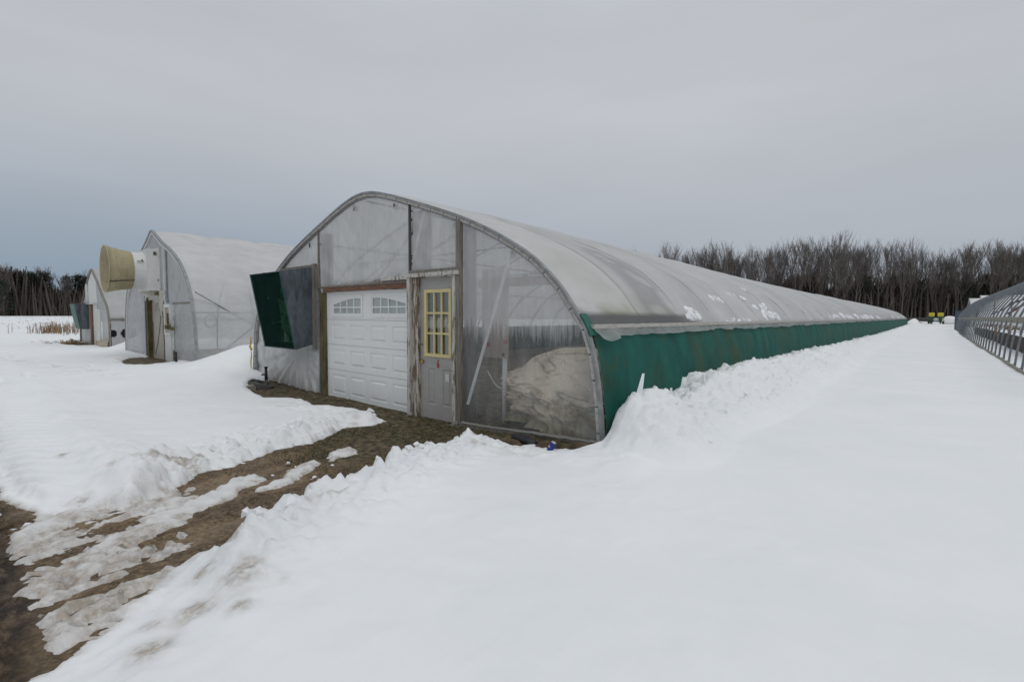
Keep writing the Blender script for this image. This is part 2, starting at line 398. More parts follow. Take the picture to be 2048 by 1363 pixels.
# ------------------------------------------------------------------ ground and snow
YF = 4.9
def grow(start, step, ratio, end, cap=1e9):
    out = []; p = start
    while p < end:
        step = min(step*ratio, cap); p += step; out.append(p)
    return out
xs = list(np.arange(-9.6, -.6, .024))
xs = [-v for v in grow(13, .04, 1.05, 2600)][::-1] + list(np.arange(-13, -9.6, .04)) + xs + [v for v in grow(-.6, .024, 1.045, 2400)]
ys = list(np.arange(-.6, 6., .025))
y2 = grow(6., .03, 1.008, 14, .07)
y3 = grow(y2[-1], .07, 1.02, 34, .18); y4 = grow(y3[-1], .18, 1.02, 110, .8); y5 = grow(y4[-1], .8, 1.06, 2400)
ys = [-v for v in grow(.6, .05, 1.08, 1200)][::-1] + ys + y2 + y3 + y4 + y5
xs = np.array(xs); ys = np.array(ys)
GX, GY = np.meshgrid(xs, ys)
def ground_z(x, y):
    g = -.12+.12*sst(-5.4, -2.9, x)
    g = g-.13*sst(-14, -32, x)
    g = g+.3*sst(55, 100, y)*sst(-30, -6, x)
    return g
BARE = [(-12.2, 5.6), (-12.0, 4.62), (-11.66, 4.42), (-10.7, 4.0), (-9.85, 3.83), (-9.32, 3.8), (-8.69, 4.25), (-8.05, 4.06), (-7.4, 4.3), (-6.91, 4.36), (-6.3, 4.3),
        (-6.2, 4.0), (-6.38, 3.62), (-6.1, 3.27), (-5.93, 2.93), (-5.96, 2.57), (-5.8, 2.23), (-5.68, 2.04), (-5.62, 1.6), (-5.42, 1.4),
        (-5.22, 1.2), (-5.05, 1.0), (-5.0, .9), (-5.1, .7), (-5.22, .42), (-5.37, .35), (-5.68, .3), (-6.16, .2), (-7.5, .13), (-10, .12), (-14, .1), (-14, -9), (-.5, -9),
        (-1.5, -1.5), (-2.2, -.3), (-2.7, .04), (-2.76, .18), (-2.86, .33), (-2.98, .47), (-3.16, .62), (-3.36, .76), (-3.42, .9), (-3.34, 1.05), (-3.44, 1.3), (-3.66, 1.5), (-3.58, 1.65),
        (-3.66, 1.9), (-3.72, 2.2), (-3.75, 2.4), (-3.95, 2.65), (-3.9, 2.95), (-3.95, 3.3), (-4.1, 3.7), (-4.1, 3.95), (-3.95, 4.12), (-3.72, 4.2), (-3.62, 4.42), (-3.5, 4.5), (-3.32, 4.47), (-3.25, 4.4), (-3.15, 4.5), (-2.97, 4.56), (-2.84, 4.55), (-2.82, 4.7), (-2.9, 5.6)]
STRIPS = [[(-4.66, .87), (-4.65, .96), (-4.68, 1.16), (-4.81, 1.36), (-5.1, 1.74), (-5.19, 1.89), (-4.98, 1.93), (-4.78, 1.84), (-4.76, 1.68), (-4.52, 1.51), (-4.47, 1.22), (-4.36, 1.05), (-4.48, .92)],
          [(-4.57, 1.67), (-4.63, 1.8), (-4.78, 2.03), (-5.08, 2.36), (-5.14, 2.54), (-4.94, 2.5), (-4.76, 2.27), (-4.55, 2.0), (-4.55, 1.75)],
          [(-4.95, 2.62), (-5.3, 2.85), (-5.4, 3.18), (-5.09, 3.04), (-4.98, 2.76)]]
BARE2 = [(-22.7, 5.2), (-22.9, 4.25), (-21.6, 3.75), (-20.6, 3.68), (-19.6, 3.42), (-18.6, 3.5), (-18.1, 3.8), (-18.5, 4.3), (-19.6, 5.2)]
BARE3 = [(-38.5, 5.2), (-38.2, 4.1), (-36.8, 3.9), (-35.2, 3.95), (-34.0, 4.15), (-33.6, 5.2)]
SPOTS = [(-17.9, 2.48, .5, .12), (-16.4, 1.1, .5, .09), (-16.1, .62, .7, .1), (-18.7, 2.6, .3, .06)]
CREST_Y = [4.3, 4.46, 4.53, 4.75, 5.1, 5.33, 5.57, 6.04, 6.38, 6.68, 7.23, 7.35, 7.75, 8.33, 8.51, 9.66, 10.35, 11.06, 11.8, 12.84, 14.23, 18.71, 25.81, 45, 85, 102]
CREST_Z = [.3, .56, .67, .80, .72, .66, .60, .49, .44, .48, .54, .64, .66, .62, .67, .66, .72, .62, .66, .58, .64, .58, .5, .5, .56, .5]

def build_ground():
    x, y = GX, GY
    near = (np.abs(x+6) < 9) & (y > -7) & (y < 7)
    wob = .055*fbm(x*4.5, y*4.5, 11, 5, .6)+.045*fbm(x*15, y*15, 12, 4, .6)
    def sdm(poly, x0, x1, y0, y1):
        r = np.full(x.shape, 5.); k = (x > x0) & (x < x1) & (y > y0) & (y < y1); r[k] = sdist(x[k], y[k], poly); return r
    d1 = sdm(BARE, -16, 2, -12, 8)+wob
    d2 = sdm(BARE2, -25, -16, 1.5, 7)+wob*1.5; d3 = sdm(BARE3, -41, -31, 2, 7)+wob*1.5
    d = np.minimum(np.minimum(d1, d2), d3)
    g = ground_z(x, y)
    # ------- snow depth
    base = .13+.04*fbm(x*.25, y*.25, 3, 3)+.018*fbm(x*1.1, y*1.1, 4, 4)+.004*fbm(x*3+y, y*7, 19, 3)+.12*sst(25, 90, y)*sst(-8, -2, x)
    base = base-.05*sst(-14, -22, x)
    right = sst(-4.5, -4.2, x)*sst(4.3, 3.7, y)*sst(-.4, .3, y)            # bank on the camera's side of the drive
    left = sst(-4.5, -4.9, x)*sst(.9, 1.3, y)*sst(4.3, 3.6, y)*sst(-9.5, -6.6, x)
    rz = (.085+.03*fbm(x*.9, y*.9, 2, 3))*right*sst(.6, 1.25, y)
    hb = rz+.03*left
    bank = hb*sst(0, .10, d)*(1-sst(.18, .95, d))
    mk = (x > -13) & (x < .6) & (y > -.7) & (y < 34); xm, ym = x[mk], y[mk]; crumb = np.zeros(x.shape)
    crumb[mk] = .06*clods(xm*4.2, ym*4.2, 21)+.07*clods(xm*8.0, ym*8.0, 22)+.05*clods(xm*14, ym*14, 23)+.024*clods(xm*24, ym*24, 25)+.03*fbm(xm*9, ym*9, 24, 5, .66)
    lum = crumb*6
    gentle = sst(1.25, .75, y)*sst(-4.6, -4.0, x)*sst(-1.6, -2.2, x)
    rough_m = np.clip((right*(1-.75*gentle)+left)*(1-sst(.25, 1.0+.2*fbm(x*2, y*2, 5), d)), 0, 1)*sst(-.02, .06, d)
    T = base*sst(-.01, np.maximum(np.where(left > 0, .16+.4*left, .16), np.maximum(.16+.55*gentle, .5*sst(-4.8, -5.4, x)*sst(1.2, .8, y))), d)+bank
    T = T+rough_m*(crumb-.025+.04*fbm(x*2.6, y*2.6, 6, 5, .6))
    # mound along the tyre-tread lane on the left
    A = np.interp(x, [-24, -16, -13, -9.5, -7.3, -6.1, -5.6, -5.15, -4.9], [.03, .05, .06, .07, .09, .12, .15, .11, .0])
    my = np.interp(x, [-28, -14, -7, -5], [1.1, 1.0, .92, 1.02])
    mound = A*np.exp(-((y-my)/np.where(y > my, .42, .22))**2)*sst(-.02, .2, d)
    T = T+mound*(1+.5*fbm(x*2.2, y*2.2, 8, 4))
    mm = np.clip(mound/.2, 0, 1)
    T = T+mm*(.06*fbm(x*3, y*3, 9, 5)+.7*(crumb-.03)*sst(-8.5, -6, x))
    # tread lane
    lane = sst(.92, .62, y)*sst(.05, .2, d)*sst(-5.4, -6.2, x)*sst(-26, -20, x)
    ph = (-.656*x+.755*y)/.21+.5*fbm(x*.6, y*.6, 14, 2)
    T = np.where(lane > 0, T*(1-.9*lane)+lane*(.03+.09*sst(.1, .5, y))+lane*(.085*(.3-np.exp(-(((ph % 1.)-.5)/.15)**2))*(.6+.6*vnoise(x*1.3, y*1.3, 18))+.015*fbm(x*3, y*3, 15, 4)), T)
    # wheel track crossing to the second house
    wt = np.exp(-((y-(2.2+.12*(x+17)))/.35)**2)*sst(-13, -16, x)*sst(-30, -24, x)
    T = T+wt*(.10*fbm(x*2.4, y*2.4, 16, 4)-.02)
    for sx, sy, a, b in SPOTS:
        q = ((x-sx)/a)**2+((y-sy)/b)**2+.5*fbm(x*4, y*7, 17, 3)
        T = T-.22*np.exp(-q*1.2)*(q < 4)
    # bank slid off the roof along the long green side
    cz = np.interp(y, CREST_Y, CREST_Z)+.05*fbm(y*2.3, y*0+.3, 31, 4)*sst(4.6, 5, y)
    elo = np.interp(x, [-2.86, -2.62, -2.45, -2.2, -1.7], [4.8, 4.5, 4.05, 3.6, 2.8]); end = sst(elo, elo+np.interp(x, [-2.86, -2.6, -1.8], [.8, 1.0, 1.7]), y+.14*fbm(x*3, y*3, 32, 4))*sst(104, 100, y)
    foot = -1.15+.35*fbm(y*.45, y*0, 33, 3)
    tt = np.clip((x+2.45)/(foot+2.45), 0, 1)
    prof = np.where(x < -2.45, 1-.15*np.clip((-2.45-x)/.4, 0, 1), (1-tt)**1.5*(1+.5*tt))
    sb = (cz*prof-g-base)*end
    sb = np.where((x > -2.95) & (sb > 0), sb, 0)
    T = T+sb
    sm = np.clip(sb/.22, 0, 1)
    T = T+sm*(.85*crumb-.03+.08*fbm(x*2.0, y*2.0, 34, 6, .6))
    # drifts between the houses, and the heap at the far end
    for cx, cy, a, sx, sy in ((-14.5, 5.4, .42, 1.15, 1.3), (-14.2, 8, .4, 1.3, 3), (-28.6, 6.0, .52, 1.1, 1.0), (-28.4, 9, .4, 1.2, 3), (-2.3, 101.2, .85, .8, 2.2), (-13.2, 4.0, .1, 1.2, .5)):
        gq = a*np.exp(-((x-cx)/sx)**2-((y-cy)/sy)**2)
        T = T+gq*(1+.22*fbm(x*1.5, y*1.5, 41, 4))
    T = T-.15*np.exp(-((x+3.35)/.75)**2-((y-4.3)/.5)**2)*(d > 0)*sst(-2.6, -2.95, x)
    T = np.where((d > 0) & (T < .02), .02*sst(0, .05, d), T)
    # thin crusts of trodden snow on the drive
    crust = np.full(x.shape, -.05)
    for sp in STRIPS:
        ds = sdm(sp, -6.5, -3.5, 0, 4)+.07*fbm(x*6, y*4, 51, 4, .65)+.05*fbm(x*19, y*13, 52, 4, .65)
        crust = np.maximum(crust, np.where(ds < .05, np.clip(-ds*.6, -.05, .022)+.35*crumb*(ds < 0)-.006*(ds < 0), -.05))
    ca, sa = math.cos(.35), math.sin(.35)
    uu = (x*ca+y*sa); vv = (-x*sa+y*ca)
    sl = .75*fbm(uu*6.5, vv*2.2, 53, 6, .66)+.25*fbm(x*20, y*14, 55, 4, .6)
    box = sst(-5.5, -5.2, x)*sst(-2.7, -3.1, x)*sst(.1, .24, y+.09*fbm(x*5, y*5, 54, 4))*sst(1.45, .95, y+.3*(x+4.4))
    slush = (sl*.11+np.interp(x, [-4.9, -4.4, -3.9, -3.3], [.012, .004, -.012, .0]))*box-.05*(1-box)+.3*crumb*box*(sl > 0)
    crust = np.maximum(crust, np.minimum(slush, .05))
    T = np.where(d < .0, np.maximum(crust, -.06+.2*np.clip(d, -1, 0)*0), np.maximum(T, crust))
    T = np.where((d >= 0) & (d < .06), np.maximum(T, .0), T)
    # no snow under the covered houses or below the trees
    for x0, x1, y0, y1 in ((-12.78, -2.9, 4.93, 98), (-26.6, -17.4, 4.95, 66), (-38.6, -30.35, 4.95, 60)):
        T = np.where((x > x0) & (x < x1) & (y > y0) & (y < y1), -.25, T)
    wood = np.maximum(sst(0, 12, (y-(168+.7*x))*(x > -110)*1.), sst(-315, -325, x))
    T = np.where(wood > .5, -.2, T)
    pits = np.zeros(x.shape); xm, ym = x[mk], y[mk]; pits[mk] = .016*clods(xm*2.3, ym*2.3, 91)+.01*clods(xm*5.5, ym*5.5, 92)
    T = T-pits*(d > .2)*(1-np.clip(rough_m+sm, 0, 1))*sst(-.1, .35, fbm(x*.5, y*.5, 93, 3))
    # ------- bare ground relief
    mud = sst(.32, .12, y+.1*fbm(x*2, y*2, 61, 3))
    rel = .012*fbm(x*4, y*3, 62, 5)+.006*fbm(x*14, y*14, 63, 3)
    rel = rel+.014*np.abs(fbm(x*9, y*7, 67, 4, .6))+mud*(.045*fbm(x*1.2, y*6, 64, 6, .65)+.04*np.abs(fbm(x*3, y*9, 65, 5, .62)))
    rel = rel-.03*np.exp(-((x+4.25+.25*(y-2))/.22)**2)*sst(.2, .5, y)*sst(3.4, 2.6, y)-.02*np.exp(-((x+5.3+.1*(y-2))/.2)**2)*sst(.9, 1.3, y)*sst(3.2, 2.6, y)
    G = g+rel*sst(14, 9, np.abs(x+6))*sst(8, 5.5, y)
    Z = np.where(T < 0, G+T, np.maximum(g+T, G+np.minimum(T, .03)))
    turf = sst(2.1, 3.1, y+.5*fbm(x*1.6, y*1.6, 66, 4))
    global SNOWZ
    SNOWZ = Z
    ground = sheet('ground', G-.004, M['ground']); snow = sheet('snow', Z, M['snow'])
    tag(ground, None, None, None, 'structure'); tag(snow, None, None, None, 'structure')
    attr(ground, 'mud', mud); attr(ground, 'turf', turf); attr(ground, 'litter', wood)
    dirt = np.zeros(x.shape)
    dirt = np.maximum(dirt, box*(.06+.94*sst(-.08, .3, fbm(uu*5, vv*1.5, 57, 5, .65)+.34*sst(-4.6, -3.8, x)))*(d < .2)*np.where(d > 0, .8*np.clip(1-d/.2, 0, 1), 1))
    dirt = np.maximum(dirt, .6*np.exp(-(d/.04)**2)*(d > -.02)*near*sst(4.2, 3.6, y)*sst(1.5, .9, y))
    pat = fbm(x*3.1, y*3.1, 71, 4)
    dirt = np.maximum(dirt, rough_m*.75*sst(.22, .42, pat))
    dirt = np.maximum(dirt, (d < 0)*(.2+.6*sst(-.1, .3, fbm(x*5, y*3, 58, 4))))
    for px, py, r in ((-2.65, .72, .09), (-2.5, .5, .08), (-2.45, .85, .05), (-2.75, .55, .05), (-2.72, .95, .11), (-2.78, 1.02, .07), (-3.0, .85, .06), (-3.05, 1.02, .05), (-5.9, .95, .06), (-5.35, .62, .07), (-6.9, .7, .05)):
        dirt = np.maximum(dirt, .85*np.exp(-((x-px)**2+(y-py)**2)/r**2*(1+.6*pat)))
    dirt = np.maximum(dirt, .4*wt*sst(.15, .4, pat))
    dirt = np.maximum(dirt, (d < 0)*.85*(1-sst(.004, .034, T)))
    attr(snow, 'dirt', dirt)
    attr(snow, 'melt', np.clip((d < 0)*.45+box*.25*(d < .1), 0, 1))
    attr(snow, 'rough', np.clip(rough_m+sm+.6*mm+.25*lane+.7*(d < 0)+.5*wt, 0.04, 1))
def sheet(name, Z, mat):
    R, Cn = Z.shape
    me = bpy.data.meshes.new(name)
    v = np.stack([GX, GY, Z], -1).reshape(-1, 3).astype(np.float32)
    idx = np.arange(R*Cn).reshape(R, Cn)
    q = np.stack([idx[:-1, :-1], idx[:-1, 1:], idx[1:, 1:], idx[1:, :-1]], -1).reshape(-1, 4).astype(np.int32)
    me.vertices.add(len(v)); me.vertices.foreach_set('co', v.ravel())
    me.loops.add(q.size); me.loops.foreach_set('vertex_index', q.ravel())
    me.polygons.add(len(q)); me.polygons.foreach_set('loop_start', np.arange(0, q.size, 4, dtype=np.int32))
    me.polygons.foreach_set('use_smooth', np.ones(len(q), dtype=bool))
    me.update(calc_edges=True)
    me.materials.append(mat)
    o = bpy.data.objects.new(name, me); COL.objects.link(o); return o
build_ground()

# ------------------------------------------------------------------ tunnels: profiles
H1 = [(0, 3.68), (.35, 3.65), (.8, 3.54), (1.33, 3.375), (1.9, 3.19), (2.5, 2.98), (3.0, 2.775), (3.45, 2.555), (3.93, 2.27), (4.32, 1.93), (4.57, 1.62), (4.75, 1.37), (4.87, 1.0), (4.96, .4), (5.0, -.15)]
H2 = [(0, 4.56), (.5, 4.36), (1.34, 4.0), (2.1, 3.74), (2.75, 3.46), (3.3, 3.16), (3.75, 2.8), (4.1, 2.42), (4.35, 2.0), (4.52, 1.5), (4.65, .9), (4.7, .3), (4.7, -.3)]
H3 = [(0, 3.86), (.5, 3.64), (1.25, 3.28), (2.1, 2.8), (2.8, 2.35), (3.4, 2.05), (3.8, 1.75), (4.08, 1.3), (4.18, .7), (4.2, -.4)]
def resample(half, xc, n, zmin=None):
    """whole profile left to right as points (x, z) with outward normals, evenly spaced"""
    pts = [(-a, b) for a, b in half[::-1]]+[(a, b) for a, b in half[1:]]
    # smooth by catmull-rom
    P = []
    for i in range(len(pts)-1):
        p0 = pts[max(i-1, 0)]; p1 = pts[i]; p2 = pts[i+1]; p3 = pts[min(i+2, len(pts)-1)]
        for k in range(12):
            t = k/12.
            P.append(tuple(.5*(2*p1[j]+(-p0[j]+p2[j])*t+(2*p0[j]-5*p1[j]+4*p2[j]-p3[j])*t*t+(-p0[j]+3*p1[j]-3*p2[j]+p3[j])*t**3) for j in (0, 1)))
    P.append(pts[-1]); P = np.array(P)
    if zmin is not None:
        mid = np.argmax(P[:, 1]); keep = P[:, 1] >= zmin; P = P[keep]
    L = np.concatenate([[0], np.cumsum(np.hypot(*np.diff(P, axis=0).T))])
    s = np.linspace(0, L[-1], n)
    X = np.interp(s, L, P[:, 0]); Z = np.interp(s, L, P[:, 1])
    tx = np.gradient(X); tz = np.gradient(Z); ln = np.hypot(tx, tz)
    return np.stack([X+xc, Z, -tz/ln, tx/ln], 1)
def arch_z(half, dx):
    return np.interp(np.abs(dx), [p[0] for p in half], [p[1] for p in half])
def sweep_arch(prof, n0, n1, y0, y1, mb=None, gap=None):
    mb = mb or MB()
    A = [(x+nx*n0, z+nz*n0) for x, z, nx, nz in prof]; B = [(x+nx*n1, z+nz*n1) for x, z, nx, nz in prof]
    rows = []
    for (ax, az), (bx_, bz) in zip(A, B):
        rows.append([(ax, y0, az), (bx_, y0, bz), (bx_, y1, bz), (ax, y1, az), (ax, y0, az)])
    mb.grid(rows); mb.poly(rows[0][:4]); mb.poly(rows[-1][3::-1]); return mb
def end_panel(name, mat, parent, half, xc, x0, x1, zbot, y, disp, inset=.03, nx=40, nz=40):
    P = []
    X = np.linspace(x0, x1, nx)
    for i in range(nz):
        t = i/(nz-1); row = []
        for x in X:
            zt = arch_z(half, x-xc)-inset; zb = zbot(x) if callable(zbot) else zbot
            zt = max(zt, zb+.01); z = zb+(zt-zb)*t
            row.append((x, y+disp(x, z), z))
        P.append(row)
    m = MB(); m.grid(P); return m.build(name, mat, parent, True)
def _h1(ix, iy, seed):
    h = (ix*374761393+iy*668265263+seed*974634777) & 0xFFFFFFFF
    h = ((h ^ (h >> 13))*1274126177) & 0xFFFFFFFF
    return (h ^ (h >> 16))/4294967295.0
def fn(x, z, s, sc=1.):
    x = float(x)*sc; z = float(z)*sc; t = 0.; a = 1.; tot = 0.
    for o in range(4):
        px = x*2**o+o*13.7; py = z*2**o-o*7.3; ix = math.floor(px); iy = math.floor(py); fx = px-ix; fy = py-iy
        ux = fx*fx*fx*(fx*(fx*6-15)+10); uy = fy*fy*fy*(fy*(fy*6-15)+10); q = s+o
        t += a*((_h1(ix, iy, q)*(1-ux)+_h1(ix+1, iy, q)*ux)*(1-uy)+(_h1(ix, iy+1, q)*(1-ux)+_h1(ix+1, iy+1, q)*ux)*uy); tot += a; a *= .5
    return t/tot*2-1
def emboss(mb, x0, x1, z0, z1, y, steps):
    prev = [(x0, y, z0), (x1, y, z0), (x1, y, z1), (x0, y, z1)]
    for ins, dy in steps:
        cur = [(x0+ins, y+dy, z0+ins), (x1-ins, y+dy, z0+ins), (x1-ins, y+dy, z1-ins), (x0+ins, y+dy, z1-ins)]
        for k in range(4): mb.quad(prev[k], prev[(k+1) % 4], cur[(k+1) % 4], cur[k])
        prev = cur
    mb.poly(prev)
def panel_face(mb, xb, zb, y, cells, steps, skip=()):
    for i in range(len(xb)-1):
        for j in range(len(zb)-1):
            if (i, j) in skip: continue
            if (i, j) in cells: emboss(mb, xb[i], xb[i+1], zb[j], zb[j+1], y, steps)
            else: mb.quad((xb[i], y, zb[j]), (xb[i+1], y, zb[j]), (xb[i+1], y, zb[j+1]), (xb[i], y, zb[j+1]))

# ------------------------------------------------------------------ main greenhouse
XC1, W1 = -7.85, 5.0
LEN1 = 98.
GH = thing('greenhouse', (XC1, YF, -.12), 'long round-arched greenhouse under cloudy film with green side curtain and white garage door', 'greenhouse')
BAY = 1.55
def sag_k(y): return np.interp(y, [4.9, 8, 17, 35, 98], [1, .985, .925, .865, .85])
def build_main_shell():
    nP = 130; prof = resample(H1, XC1, nP, 1.36)
    NB = int((LEN1-YF)/BAY); PH = [0, .012, .03, .06, .14, .28, .43, .57, .72, .86, .94, .97, .988]
    rng = np.random.RandomState(5)
    yy = []; ph = []; bi = []
    for k in range(NB):
        for j in PH: yy.append(YF+(k+j)*BAY); ph.append(j); bi.append(k)
    yy.append(YF+NB*BAY); ph.append(0.); bi.append(NB)
    yy = np.array(yy); ph = np.array(ph); bi = np.array(bi)
    amp = .04+.06*rng.rand(NB+1); amp[1] = .06; amp[2] = .1; amp[4] = .11; amp[7] = .13; tone = rng.rand(NB+1); hl = .05*(rng.rand(NB+2)-.5); hl[0] = 0
    s = np.linspace(0, 1, nP)
    env = np.sin(PI*np.clip(s, 0, 1))**.45
    B = (np.sin(PI*ph)**.42*amp[bi])[:, None]*env[None]
    off = np.interp(bi+ph, np.arange(NB+2), hl)[:, None]*env[None]**2
    SS, YY = np.meshgrid(s*12, yy)
    N = .022*fbm(SS*1.5, YY*1.1, 81, 4)*env[None]+.035*fbm(SS*.9, YY*.8+SS*.5, 82, 3)*env[None]*sst(6, 12, YY)
    # crumpled skirts near the lower edge further down the house
    low = np.exp(-((1-s)/.1)**2)[None]*sst(9, 16, YY)
    N = N+low*(.085*np.abs(fbm(YY*2.6+SS*1.2, SS*.5, 83, 4))-.01)
    D = B+off+N+.012
    X = prof[:, 0][None]+prof[:, 2][None]*D; Z = prof[:, 1][None]+prof[:, 3][None]*D
    Z = 1.36+(Z-1.36)*sag_k(yy)[:, None]
    rows = [[(X[i, j], yy[i], Z[i, j]) for j in range(nP)] for i in range(len(yy))]
    m = MB(); m.grid(rows); o = m.build('roof_film', M['roof_main'], GH, True)
    # film colour: algae above the hip rail, painted shadow-gap band, clear melted patches, hoop lines
    edge = (1-s)[None]*14*np.ones_like(YY)          # metres-ish up from right rail
    al = np.exp(-(edge/.5)**2)*sst(9.5, 6.8, YY)*np.clip(.55+.9*fbm(YY*3, edge*3, 84, 5), 0, 1)
    al = np.maximum(al, .3*sst(6.55, 6.4, YY)*sst(4.5, .3, edge)*np.clip(.4+.8*fbm(YY*1.2, edge*.9, 85, 4), 0, 1))
    line = np.exp(-((YY-(YF+BAY))/.09)**2)
    al = np.maximum(al, .25*line*sst(3.5, .4, edge))
    gr = sst(.34, .26, edge+.07*fbm(YY*4, edge*0, 86, 3))*sst(9.2, 7.6, YY)*.95  # grey band painted for the shadow gap and board behind the film
    pat = sst(.02, .14, fbm(YY*1.6, edge*.55, 87, 6, .6))*sst(6.5, 6.9, YY)*sst(8.1, 7.7, YY)*.45
    far = sst(-.05, .3, fbm(YY*1.3, edge*1.1, 88, 5, .6))*sst(12, 16, YY)*np.exp(-(edge/1.6)**2)*.22+.5*sst(18, 45, YY)*np.exp(-(edge/.75)**2)*np.clip(.35+1.4*fbm(YY*1.1, edge*1.5, 78, 4), 0, 1)
    hoopl = np.zeros_like(YY)
    for k in range(2, NB): pass
    phd = np.minimum(ph, 1-ph)[:, None]*BAY*np.ones_like(YY)
    hoopl = np.exp(-(phd/.03)**2)*.8*np.clip(.6+fbm(YY*.7, edge*.8, 89, 3), 0, 1)*sst(5.6, 6, YY)  # thin darker line in the colour along each hoop
    hoopl = np.maximum(hoopl, (.02+.22*tone[bi][:, None]*np.clip(.6+.9*fbm(YY*2.2, edge*.35, 98, 5, .6), 0, 1))*sst(6.4, 6.5, YY))
    attr(o, 'algae', np.clip(al, 0, .8)); attr(o, 'grime_shade', np.clip(np.maximum(np.maximum(gr, pat), np.maximum(far, hoopl)), 0, 1))
    # hoops
    hp = resample(H1, XC1, 44)
    for k in range(1, NB+1, 1):
        mb = MB(); mb.tube([(x-nx*.03, YF+k*BAY, (z-nz*.03) if z < 1.36 else 1.36+(z-nz*.03-1.36)*float(sag_k(YF+k*BAY))) for x, z, nx, nz in hp], .024, 5, False)
        mb.build('hoop', M['galv'], GH, True)
        if k > 62: break
    for dx in (0, -2.1, 2.1, -3.75, 3.75):
        z = float(arch_z(H1, dx))-.1
        tb('purlin', M['galv'], GH, [(XC1+dx, yq, 1.36+(z-1.36)*float(sag_k(yq))) for yq in (YF+.1, 8, 17, 35, LEN1-.2)], .022, 6)
    # cross truss in the first bays
    for y in (YF+BAY, YF+4*BAY, YF+8*BAY):
        tb('truss_tie', M['galv'], GH, [(XC1-2.9, y+.05, 2.74), (XC1+2.9, y+.05, 2.74)], .02, 6)
    tb('truss_brace', M['frame_dull'], GH, [(-6.6, YF+.35, 3.12), (-8.0, YF+.35, 2.15)], .02, 6)
    tb('truss_brace', M['frame_dull'], GH, [(-8.6, YF+.5, 2.2), (-7.4, YF+.5, 2.72)], .02, 6)
    # arch rails on the end
    pf = resample(H1, XC1, 110)
    sweep_arch(pf, -.003, .032, YF-.035, YF+.03).build('arch_rail', M['alu'], GH)
    seg = resample(H1, XC1, 46)
    mbb = MB()
    for k in range(45):
        a, b = seg[k], seg[k+1]
        q0 = a+(b-a)*.03; q1 = a+(b-a)*.97
        sweep_arch(np.array([q0, q1]), -.046, -.007, YF-.028, YF+.012, mbb)
    mbb.build('arch_batten', M['batten'], GH)
    mbd = sweep_arch(pf, -.072, -.05, YF+.0, YF+.035); mbd.build('arch_channel', M['alu'], GH)
    # little clips under the arch inside
    mb = MB()
    for dx in (-2.1, .9, 2.4, 3.55, -.35):
        z = float(arch_z(H1, dx)); bx('clip', M['wood_dark'], GH, XC1+dx-.02, XC1+dx+.02, YF+.03, YF+.1, z-.2, z-.11)
    # hip rails, both sides, and the baseboards
    for sgn in (1, -1):
        xr = XC1+sgn*4.765
        x0, x1 = sorted((xr-sgn*.0, xr+sgn*.07))
        bx('hip_rail', M['batten'], GH, x0, x1, YF+.05, LEN1, 1.375, 1.425)
        xb = XC1+sgn*4.93
        bx('baseboard', M['wood_weather'], GH, min(xb, xb+sgn*.04), max(xb, xb+sgn*.04), YF+.05, LEN1, -.15, .12)
    # green side curtain
    side = resample(H1, XC1, 200)
    right = side[(side[:, 0] > XC1) & (side[:, 1] < 1.375)]
    right = right[::4] if len(right) > 24 else right
    yb = np.concatenate([np.arange(YF+.06, 20, .09), np.arange(20, 50, .2), np.arange(50, LEN1+.1, .4)])
    rows = []; sag = []
    for y in yb:
        t = ((y-YF) % BAY)/BAY
        fold = .02*math.sin(PI*t)**.6*(.6+.8*float(vnoise(np.array([y*.6]), np.array([1.]), 91)[0]))
        wr = .02*fn(y*2.2, 3., 92)
        rows.append([(x+.035+nx*(fold+wr*abs(math.sin(3*z)))-(.03 if z < .1 else 0), y, z-.02) for x, z, nx, nz in right])
        dd = min(t, 1-t)*BAY
        sag.append([max(0, math.exp(-(dd/.05)**2)*.35 if y > 9 else math.exp(-(dd/.04)**2)*.1)]*len(right))
    m = MB(); m.grid(rows); o = m.build('side_curtain', M['curtain'], GH, True); attr(o, 'sag', sag)
    left = side[(side[:, 0] < XC1) & (side[:, 1] < 1.375)]
    m = MB(); m.grid([[(x-.03, y, z-.02) for x, z, nx, nz in left[::6]] for y in np.linspace(YF+.06, LEN1, 60)])
    o = m.build('side_curtain', M['curtain'], GH, True)
    # loose strip of film hanging under the hip rail
    rows = []
    yv = np.concatenate([np.arange(YF+.05, 24, .06), np.arange(24, LEN1, .25)])
    for y in yv:
        drop = .105+.02*fn(y*.9, 1., 93)+.02*fn(y*5, 2., 94)+(.03*fn(y*2, 3., 95) if y > 9 else 0)
        if y < YF+.55: drop += .045*max(0, math.sin((y-YF)/.55*PI))
        flare = .06+.05*fn(y*1.7, 4., 96)+(.06 if y < YF+.5 else 0)
        r = []
        for i in range(6):
            t = i/5; r.append((XC1+4.80+.02+flare*t+.02*fn(y*4, t*3, 97), y, 1.385-drop*t))
        rows.append(r)
    m = MB(); m.grid(rows); m.build('film_valance', M['valance'], GH, True)
    # green tape patch where arch meets the rail
    pt = resample(H1, XC1, 300); pt = pt[(pt[:, 0] > XC1) & (pt[:, 1] < 1.52) & (pt[:, 1] > 1.27)]
    sweep_arch(pt, .04, .055, YF-.04, YF+.1).build('tape_patch', M['green_tape'], GH)
    # far end
    m = MB(); P = resample(H1, XC1, 40); m.poly([(x, LEN1-.05, z if z < 1.36 else 1.36+(z-1.36)*.85) for x, z, _, _ in P]); m.build('far_end_film', M['film_three'], GH)
build_main_shell()

